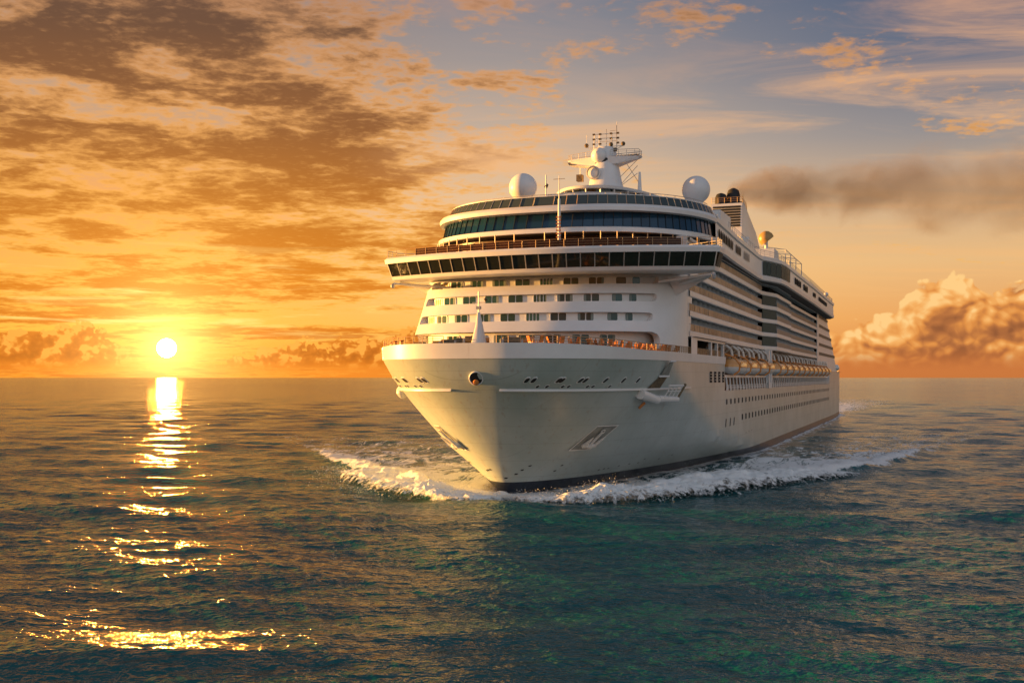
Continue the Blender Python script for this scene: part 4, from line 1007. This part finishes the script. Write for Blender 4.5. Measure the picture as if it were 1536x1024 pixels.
def make_bollard():
    r_ = bpy.data.objects.new('bollard', None); col.objects.link(r_)
    q = MB(); q.box(-.9, .9, -.4, .4, 0, .15, 'steel'); q.obj('base', r_)
    for a_ in (-.5, .5): q = MB(); q.lathe(Vector((a_, 0, 0)), [(.26, .1), (.24, .8), (.34, .9), (.34, 1.0), (0.001, 1.05)], 'amber', 14); q.obj('post', r_, smooth=True)
    return r_
bo = make_bollard()
for i in range(9):
    s = -11.5 + i * 1.7; t_ = -(halfw(s, 19) - 1.3); o = bo if i == 0 else copy_tree(bo); o.matrix_world = world_at(s, t_, sheer(s) - .28, .5)
    tag(o, 'twin-post mooring bollard inside the sunlit foredeck railing', 'bollard', 'bollards along the sunlit foredeck rail')

# ------------------------------------------------------------------ water
def hash2(ix, iy, seed):
    h = (ix.astype(np.int64) * 374761393 + iy.astype(np.int64) * 668265263 + seed * 974634777) & 0xffffffff
    h = ((h ^ (h >> 13)) * 1274126177) & 0xffffffff
    return ((h ^ (h >> 16)) & 0xffffff) / float(0xffffff)
def vnoise(x, y, seed=0):
    ix, iy = np.floor(x), np.floor(y); fx_, fy_ = x - ix, y - iy
    fx_ = fx_ * fx_ * (3 - 2 * fx_); fy_ = fy_ * fy_ * (3 - 2 * fy_)
    a = hash2(ix, iy, seed); b_ = hash2(ix + 1, iy, seed); c = hash2(ix, iy + 1, seed); d = hash2(ix + 1, iy + 1, seed)
    return (a * (1 - fx_) + b_ * fx_) * (1 - fy_) + (c * (1 - fx_) + d * fx_) * fy_
def fbm(x, y, o=4, seed=0):
    r_ = 0; amp = .5
    for k in range(o): r_ = r_ + amp * vnoise(x, y, seed + k); x, y = x * 2.03 + 17.1, y * 2.03 + 3.7; amp *= .5
    return r_ / (1 - .5 ** o)
rng = np.random.default_rng(11)
WAVES = []
for k in range(130):
    lam = 0.7 * (34 / 0.7) ** (rng.random() ** 1.2)
    th_ = R(-100) + rng.normal() * (0.42 if lam > 5 else 0.65)                 # towards the camera, a little across
    slope = 0.0155 * (1.25 if lam > 9 else 0.9) * (1.3 if lam < 3 else 1.0)
    WAVES.append((lam, th_, slope * lam / (2 * math.pi), rng.random() * 6.283))
def sea(x, y, cell):
    """displacement of a sum of trochoidal waves; a wave shorter than about 3 cells is left to the shader's bump"""
    X = np.zeros_like(x); Y = np.zeros_like(x); Z = np.zeros_like(x)
    gust = 0.55 + 0.9 * fbm(x / 60, y / 60, 3, 5)
    for lam, th_, a, ph in WAVES:
        k = 2 * math.pi / lam; kx, ky = math.cos(th_), math.sin(th_)
        f_ = np.clip((lam / cell - 2.2) / 2.5, 0, 1)
        if f_.max() <= 0: continue
        q_ = k * (kx * x + ky * y) + ph; aa = a * f_ * (gust if lam < 9 else 1)
        Z += aa * np.cos(q_); s_ = aa * 0.9 * np.sin(q_); X -= s_ * kx; Y -= s_ * ky
    return X, Y, Z
def to_ship(x, y):
    X, Y = x - P0.x, y - P0.y
    return X * A.x + Y * A.y, X * PORT.x + Y * PORT.y
# crest lines of the bow wave in ship coordinates (s, t): shaped by the hull's entry
def unz(px, py):
    Y = 1700 * EYE / (py - 566); X = (px - 768) / 1700 * Y; return to_ship(X, Y)
CREST_P = [unz(*p) for p in ((757, 746), (800, 752), (870, 752), (960, 747), (1060, 735), (1150, 722), (1240, 711), (1300, 702), (1345, 690), (1400, 673), (1470, 655))]
CREST_S = [unz(*p) for p in ((757, 746), (725, 751), (680, 749), (630, 739), (580, 722), (540, 706), (512, 694), (480, 680))]
def crest(s, t_, line, sgn):
    """signed distance outward from the crest line measured across, and position along it 0..1"""
    best = np.full(s.shape, 1e9); pos = np.zeros(s.shape); sg = np.zeros(s.shape); acc = 0; tot = sum(math.dist(a, b_) for a, b_ in zip(line, line[1:]))
    for (a, b_) in zip(line, line[1:]):
        ux, uy = b_[0] - a[0], b_[1] - a[1]; L = math.hypot(ux, uy); ux /= L; uy /= L
        px_, py_ = s - a[0], t_ - a[1]; al = np.clip(px_ * ux + py_ * uy, 0, L)
        ex, ey = px_ - al * ux, py_ - al * uy; d = np.hypot(ex, ey); m_ = d < best
        best = np.where(m_, d, best); pos = np.where(m_, (acc + al) / tot, pos)
        sg = np.where(m_, np.sign((ux * ey - uy * ex) * sgn), sg); acc += L
    return best * np.where(sg == 0, 1, sg), pos
def hull_w0(s):
    return np.interp(s, HS, HWD)
HS = np.linspace(-2, 380, 400); HWD = np.array([halfw(x, 0.3) if x > 0 else 0.0 for x in HS])
def foam_field(x, y):
    s, t_ = to_ship(x, y); f = np.zeros(x.shape); h = np.zeros(x.shape)
    near = (s > -40) & (s < 760) & (np.abs(t_) < 160)
    if not near.any(): return f, h
    sn, tn = s[near], t_[near]; ff = np.zeros(sn.shape); hh = np.zeros(sn.shape)
    wob = fbm(sn / 3.2, tn / 3.2, 4, 3) - .5; wob2 = fbm(sn / 0.9, tn / 0.9, 3, 9) - .5
    for line, sgn, strength in ((CREST_P, 1, 1.0), (CREST_S, -1, 1.0)):
        d, pos = crest(sn, tn, line, sgn); d = d + wob * 2.6 + wob2 * .8
        fade = np.clip(1.25 - pos * (1.15 if sgn > 0 else .9), 0, 1)
        if sgn > 0: fade = fade * (1 - 0.55 * np.clip((pos - .55) / .1, 0, 1))
        wid = 2.2 + 5.5 * np.minimum(1, pos * 2.2)
        ridge = np.exp(-np.clip(-d, 0, None) ** 2 / (wid ** 2)) * (d < 0) + np.exp(-(d / 1.3) ** 2) * (d >= 0)
        trail = np.where(d < 0, np.exp(d / (18 + 30 * pos)), 0) * (.80 - .25 * pos) * (.45 + 1.1 * fbm(sn / 11, tn / 5, 3, 77))
        ff = np.maximum(ff, np.clip(ridge * 1.25 * fade, 0, 1)); ff = np.maximum(ff, trail * np.clip(fade + .2, 0, 1))
        hh += np.exp(-((d + .6) / (1.5 + 2.0 * pos)) ** 2) * 1.7 * fade * np.clip(.25 + pos * 6, 0, 1) * (1 + 1.1 * wob)
    # thin foam hugging the side of the hull and the wake behind the stern
    dh = np.abs(tn) - hull_w0(sn); on = (sn > 2) & (sn < 380)
    ff = np.maximum(ff, np.where(on & (dh > -1), .55 * np.exp(-np.clip(dh, 0, None) / 2.2), 0))
    wk = (sn >= 368); ww = 17 + (sn - 368) * .07
    ff = np.maximum(ff, np.where(wk, np.clip(1.2 - np.abs(tn) / ww, 0, 1) * np.exp(-(sn - 368) / 150) * 1.7, 0)); hh += np.where(wk, np.clip(1 - np.abs(tn) / 26, 0, 1) * np.exp(-(sn - 368) / 40) * 3.0 * (.5 + wob), 0)
    f[near] = np.clip(ff, 0, 1); h[near] = hh
    return f, h
def build_sea():
    F2 = 1133.0
    nr_, nc = 1700, 1500
    yy = np.linspace(1, 0, nr_)                          # screen-like spacing: even steps of depression angle
    dep = 0.0003 + (0.40 - 0.0003) * yy ** 1.3
    r_ = EYE / dep; r_ = np.concatenate([r_, [80000.0]])
    phi = np.linspace(R(-37), R(37), nc)
    dr = np.gradient(r_); Rr, Ph = np.meshgrid(r_, phi, indexing='ij'); Dr = np.repeat(dr[:, None], nc, 1)
    x = Rr * np.sin(Ph); y = Rr * np.cos(Ph); cell = np.maximum(Dr, Rr * (phi[1] - phi[0]))
    X, Y, Z = sea(x, y, cell); f, h = foam_field(x, y)
    # the sea is pressed flat against the hull's side and raised in the bow wave
    s, t_ = to_ship(x, y); dh = np.where((s > 0) & (s < 375), np.abs(t_) - hull_w0(s), 99)
    calm = np.clip(np.maximum(dh, 0) / 6, .35, 1)
    co = np.stack([x + X * calm, y + Y * calm, Z * calm + h], -1).reshape(-1, 3).astype(np.float32)
    rows, cols = Rr.shape
    i = np.arange(rows - 1)[:, None] * cols + np.arange(cols - 1)[None, :]
    fa = np.stack([i, i + 1, i + cols + 1, i + cols], -1).reshape(-1, 4)[:, ::-1].astype(np.int32)
    me = bpy.data.meshes.new('sea'); nf = len(fa)
    me.vertices.add(len(co)); me.vertices.foreach_set('co', co.ravel()); me.loops.add(nf * 4); me.loops.foreach_set('vertex_index', fa.ravel())
    me.polygons.add(nf); me.polygons.foreach_set('loop_start', np.arange(nf, dtype=np.int32) * 4)
    try: me.polygons.foreach_set('loop_total', np.full(nf, 4, dtype=np.int32))
    except Exception: pass
    me.polygons.foreach_set('use_smooth', np.ones(nf, dtype=bool)); me.update(calc_edges=True)
    at = me.attributes.new('foam', 'FLOAT', 'POINT'); at.data.foreach_set('value', f.reshape(-1).astype(np.float32))
    o = bpy.data.objects.new('sea', me); col.objects.link(o); tag(o, kind='structure'); return o
sea_o = build_sea()
# a simple outer sheet of sea beyond the detailed sector, for the rest of the circle
oq = MB(); 
ring_ = [R(36.9) + (2 * math.pi - R(74)) * k / 60 for k in range(61)]
rows = [[(rr * math.sin(a_), -rr * math.cos(a_), -0.9 if rr < 50 else -0.4) for a_ in ring_] for rr in (0.5, 40, 400, 4000, 80000)]
oq.quadgrid(rows, 'water_stub', flip=True)
oq.quadgrid([[(rr * math.sin(a_), -rr * math.cos(a_), -0.9 if rr < 50 else -0.4) for a_ in np.linspace(R(-37), R(37), 12)] for rr in (0.5, 41.5)], 'water_stub', flip=True)

wm.use_nodes = True; n = NT(wm.node_tree); b = wm.node_tree.nodes['Principled BSDF']
geo = n.new('ShaderNodeNewGeometry'); pos = geo.outputs['Position']; wx, wy, wz = n.sep(pos)
dist = n.m('SQRT', n.add(n.mul(wx, wx), n.mul(wy, wy)))
b.inputs['Base Color'].default_value = (0.002, 0.100, 0.112, 1); b.inputs['IOR'].default_value = 1.333
b.inputs['Specular IOR Level'].default_value = 0.8
n.put(b.inputs['Roughness'], n.step(dist, 60, 1500, 0.13, 0.16))
rx = n.comb(wx, n.mul(wy, 1.15), wz)
def ncol(vec, scale, detail, rough):
    t_ = n.new('ShaderNodeTexNoise'); n.put(t_.inputs['Vector'], vec); t_.inputs['Scale'].default_value = scale; t_.inputs['Detail'].default_value = detail; t_.inputs['Roughness'].default_value = rough
    return n.vm('SUBTRACT', t_.outputs['Color'], (0.5, 0.5, 0.5))
def vscale(v, k):
    t_ = n.new('ShaderNodeVectorMath', operation='SCALE'); n.put(t_.inputs[0], v); n.put(t_.inputs['Scale'], k); return t_.outputs[0]
flat = n.comb(wx, wy, 0.0)
h1 = n.noise(n.comb(n.mul(wx, .8), n.mul(wy, 1.2), 0.0), 0.5, 3.5, 0.62, 0.3); h2 = n.noise(rx, 2.4, 1.5, 0.5, 0.4)
bn = n.new('ShaderNodeBump'); bn.inputs['Distance'].default_value = 1.0
n.put(bn.inputs['Height'], n.m("MULTIPLY_ADD", h1, 1.0, n.mul(n.mul(h2, 0.13), n.step(dist, 260, 100)))); n.put(bn.inputs['Strength'], n.step(dist, 80, 600, 0.9, 0.5))
# facets too small for the mesh far away: tilt the normal itself, in patches of several sizes
pA = ncol(n.comb(n.mul(wx, .9), n.mul(wy, 1.3), 0.0), 1.0, 5.0, 0.68); pB = ncol(n.comb(n.mul(wx, .035), n.mul(wy, .055), 3.0), 1.0, 4.0, 0.62); pC = ncol(n.comb(n.mul(wx, .006), n.mul(wy, .010), 7.0), 1.0, 5.0, 0.65); pD = ncol(n.comb(n.mul(wx, .0012), n.mul(wy, .0015), 9.0), 1.0, 5.0, 0.7)
tilt = n.vm('ADD', n.vm('ADD', vscale(pA, n.step(dist, 70, 260, 0.22, 0.46)), vscale(pB, n.step(dist, 120, 700, 0.0, 0.20))), n.vm('ADD', vscale(pC, n.step(dist, 400, 2500, 0.0, 0.20)), vscale(pD, n.step(dist, 1500, 8000, 0.0, 0.16))))
tilt = n.vm('MULTIPLY', tilt, (0.9, 1.0, 0.0))
nn_ = n.new('ShaderNodeVectorMath', operation='NORMALIZE'); n.put(nn_.inputs[0], n.vm('ADD', bn.outputs[0], tilt)); n.put(b.inputs['Normal'], nn_.outputs[0])
fa = n.new('ShaderNodeAttribute'); fa.attribute_name = 'foam'
ssn = n.add(n.mul(wx, A.x), n.mul(wy, A.y)); ttn = n.add(n.mul(wx, PORT.x), n.mul(wy, PORT.y))
fr_ = n.comb(n.mul(ssn, 0.42), n.mul(ttn, 1.0), 0.0)
fn = n.noise(fr_, 0.42, 7.0, 0.66, 1.1); fn2 = n.noise(rx, 3.0, 4.0, 0.65, 0.3)
fv = n.m('MULTIPLY_ADD', fn, 0.72, n.mul(fn2, 0.28))
fm = n.step(n.sub(fv, n.sub(0.60, n.mul(fa.outputs['Fac'], 0.42))), -0.02, 0.09)
fm = n.mul(fm, n.step(fa.outputs['Fac'], 0.02, 0.12))
fb = n.new('ShaderNodeBsdfPrincipled'); fb.inputs['Base Color'].default_value = (0.90, 0.92, 0.92, 1); fb.inputs['Roughness'].default_value = 0.8; fb.inputs['Specular IOR Level'].default_value = .2
fbp = n.new('ShaderNodeBump'); fbp.inputs['Strength'].default_value = .9; fbp.inputs['Distance'].default_value = .5; n.put(fbp.inputs['Height'], n.add(fn, n.mul(fn2, .5))); n.put(fb.inputs['Normal'], fbp.outputs[0])
ms = n.new('ShaderNodeMixShader'); n.put(ms.inputs[0], fm); n.put(ms.inputs[1], b.outputs[0]); n.put(ms.inputs[2], fb.outputs[0])
outn = wm.node_tree.nodes['Material Output']; n.put(outn.inputs[0], ms.outputs[0])
sea_o.data.materials.append(wm)
ow = oq.obj('sea_beyond', None, kind='structure')

# breaking crests: billowing foam bodies along the two bow waves
def breaker(line, sgn, name, length, hmax):
    na, nb = 900, 46
    pts = np.array(line); seg = np.hypot(*np.diff(pts, axis=0).T); cum = np.concatenate([[0], np.cumsum(seg)]); L = cum[-1] * length
    al = np.linspace(0, L, na); cs = np.interp(al, cum, pts[:, 0]); ct = np.interp(al, cum, pts[:, 1])
    k = 41; ker = np.ones(k) / k; cs = np.convolve(np.pad(cs, k // 2, 'edge'), ker, 'valid'); ct = np.convolve(np.pad(ct, k // 2, 'edge'), ker, 'valid')
    ds, dt = np.gradient(cs), np.gradient(ct); nn_ = np.hypot(ds, dt); ns, nt_ = -dt / nn_ * sgn, ds / nn_ * sgn      # outward
    v = np.linspace(-1, 1, nb)[None, :]; a_ = al[:, None]; prof = np.clip(1 - np.abs(v) ** 2, 0, 1) ** .8
    u = al[:, None] / L; env = np.clip(u * 5 + .12, 0, 1) * np.clip((1 - u) * 2.2, 0, 1) * (0.6 + .8 * fbm(a_ / 9, a_ * 0, 3, 21))
    wd = (1.9 + 4.6 * np.clip(u * 3, 0, 1)) * (0.5 + .5 * env)
    b1 = fbm(a_ / 2.2 + v * 0, v * wd / 2.2, 5, 31) - .45; b2 = np.abs(fbm(a_ / .8, v * wd / .8, 4, 41) - .5) * 2
    off = v * wd + (b1 * 1.6) * (1 - v ** 2 * .4) + .4 * prof * hmax
    z = -.35 + prof * env * hmax * (1 + 0.8 * b1) + (b2 - .35) * .26 * prof * env ** .5 + .25 * env
    S = cs[:, None] + ns[:, None] * off; T_ = ct[:, None] + nt_[:, None] * off
    S = S + (fbm(a_ / 1.1, v * 6, 3, 51) - .5) * .9
    q = MB(); q.quadgrid([list(zip(S[i], T_[i], z[i])) for i in range(na)], 'foam', flip=(sgn < 0))
    o = q.obj(name, None); o.matrix_world = SHIP_M
    o.data.polygons.foreach_set('use_smooth', [True] * len(o.data.polygons))
    dn = (np.clip(1 - np.abs(v) ** 1.5, 0, 1) * np.clip(env * 2.0, 0, 1) * np.ones((na, nb))).reshape(-1).astype(np.float32)
    at = o.data.attributes.new('body', 'FLOAT', 'POINT')
    if len(o.data.vertices) == len(dn): at.data.foreach_set('value', dn)
    # flying droplets over the crest
    rg = np.random.default_rng(5 if sgn > 0 else 6); q = MB(); nd = 15000
    for _ in range(nd):
        i = int((rg.random() ** 1.3) * (na - 1)); e = float(env[i, 0]); vv = rg.normal() * .9; hh_ = abs(rg.normal()) * .55 * e * hmax + .1
        c_ = Vector((cs[i] + ns[i] * (vv * wd[i, 0] * .8 + .5) + rg.normal() * .4, ct[i] + nt_[i] * (vv * wd[i, 0] * .8 + .5), hh_ + .35 * hmax * e * max(0, 1 - vv * vv))); r_ = .025 + .07 * rg.random() ** 3
        o_ = len(q.v); d1 = [Vector(rg.normal(size=3)).normalized() * r_ for _ in range(4)]
        q.v += [(p_.x, -p_.y, p_.z) for p_ in (c_ + d for d in d1)]; q.k('drops'); q.f += [(o_, o_ + 1, o_ + 2), (o_, o_ + 2, o_ + 3), (o_, o_ + 3, o_ + 1), (o_ + 1, o_ + 3, o_ + 2)]; q.mi += [0] * 4
    o2 = q.obj('spray', None, kind='stuff'); o2.matrix_world = SHIP_M
    tag(o, kind='stuff'); tag(o2, kind='stuff')
    return o
breaker(CREST_P[:8], 1, 'bow_wave_foam', 1.0, 1.9)
breaker(CREST_S[:7], -1, 'bow_wave_foam', 0.9, 1.7)
for o in bpy.data.objects:
    if o.name.startswith('bow_wave_foam'): o['label'] = 'white breaking bow wave foam along the ship'; o['category'] = 'foam'

# ------------------------------------------------------------------ funnel smoke
def smoke():
    F = SHIP_M @ Vector((156, -6, 66.5))
    end = Vector((F.x + 150, F.y + 40, F.z + 3)); N_ = 20
    q = MB(); me_rows = []
    d = (end - F); u_ = d.normalized(); s_ = Vector((-u_.y, u_.x, 0)); 
    for k in range(N_ + 1):
        f_ = k / N_; c_ = F + d * f_ + Vector((0, 0, 3.0 * math.sin(f_ * 2.4))); r_ = 3 + 22 * f_ ** .55
        me_rows.append([(c_ + s_ * (r_ * math.cos(2 * math.pi * j / 20)) + Vector((0, 0, r_ * .85 * math.sin(2 * math.pi * j / 20)))) for j in range(20)])
    q.quadgrid([[(p_.x, -p_.y, p_.z) for p_ in r] for r in me_rows], 'smoke', close=True)
    q.poly([(p_.x, -p_.y, p_.z) for p_ in me_rows[-1]], 'smoke'); q.poly([(p_.x, -p_.y, p_.z) for p_ in me_rows[0]][::-1], 'smoke')
    m = M['smoke']; m.use_nodes = True; m.node_tree.nodes.clear(); n = NT(m.node_tree)
    pv = n.new('ShaderNodeVolumePrincipled'); g_ = n.new('ShaderNodeNewGeometry'); P_ = g_.outputs['Position']
    rel = n.vm('SUBTRACT', P_, tuple(F)); al = n.div(n.vm('DOT_PRODUCT', rel, tuple(u_)), d.length)
    cz = n.m('MULTIPLY', n.m('SINE', n.mul(al, 2.4)), 3.0); 
    la = n.vm('DOT_PRODUCT', rel, tuple(s_)); rz_ = n.sub(n.sub(n.sep(rel)[2], n.mul(al, d.z)), cz)
    rr_ = n.m('SQRT', n.add(n.mul(la, la), n.mul(n.mul(rz_, rz_), 1.35)))
    rad = n.m('MULTIPLY_ADD', n.m('POWER', n.m('MAXIMUM', al, 0.0), .55), 22.0, 3.0)
    q_ = n.div(rr_, rad); ns_ = n.noise(P_, 0.07, 5.0, 0.6, 0.6)
    den = n.step(n.add(q_, n.mul(n.sub(ns_, 0.5), 2.0)), 0.85, 0.20)
    den = n.mul(den, n.m('POWER', n.step(al, 1.0, 0.75), 1.0))
    n.put(pv.inputs['Density'], n.mul(den, n.step(al, 0.0, 0.5, 0.15, 0.030)))
    pv.inputs['Color'].default_value = (0.34, 0.29, 0.26, 1)
    pv.inputs['Anisotropy'].default_value = 0.2
    on = n.new('ShaderNodeOutputMaterial'); n.put(on.inputs['Volume'], pv.outputs[0])
    return q.obj('smoke', None, kind='stuff', label='brown exhaust smoke drifting to the right of the funnel', cat='smoke')
smoke()
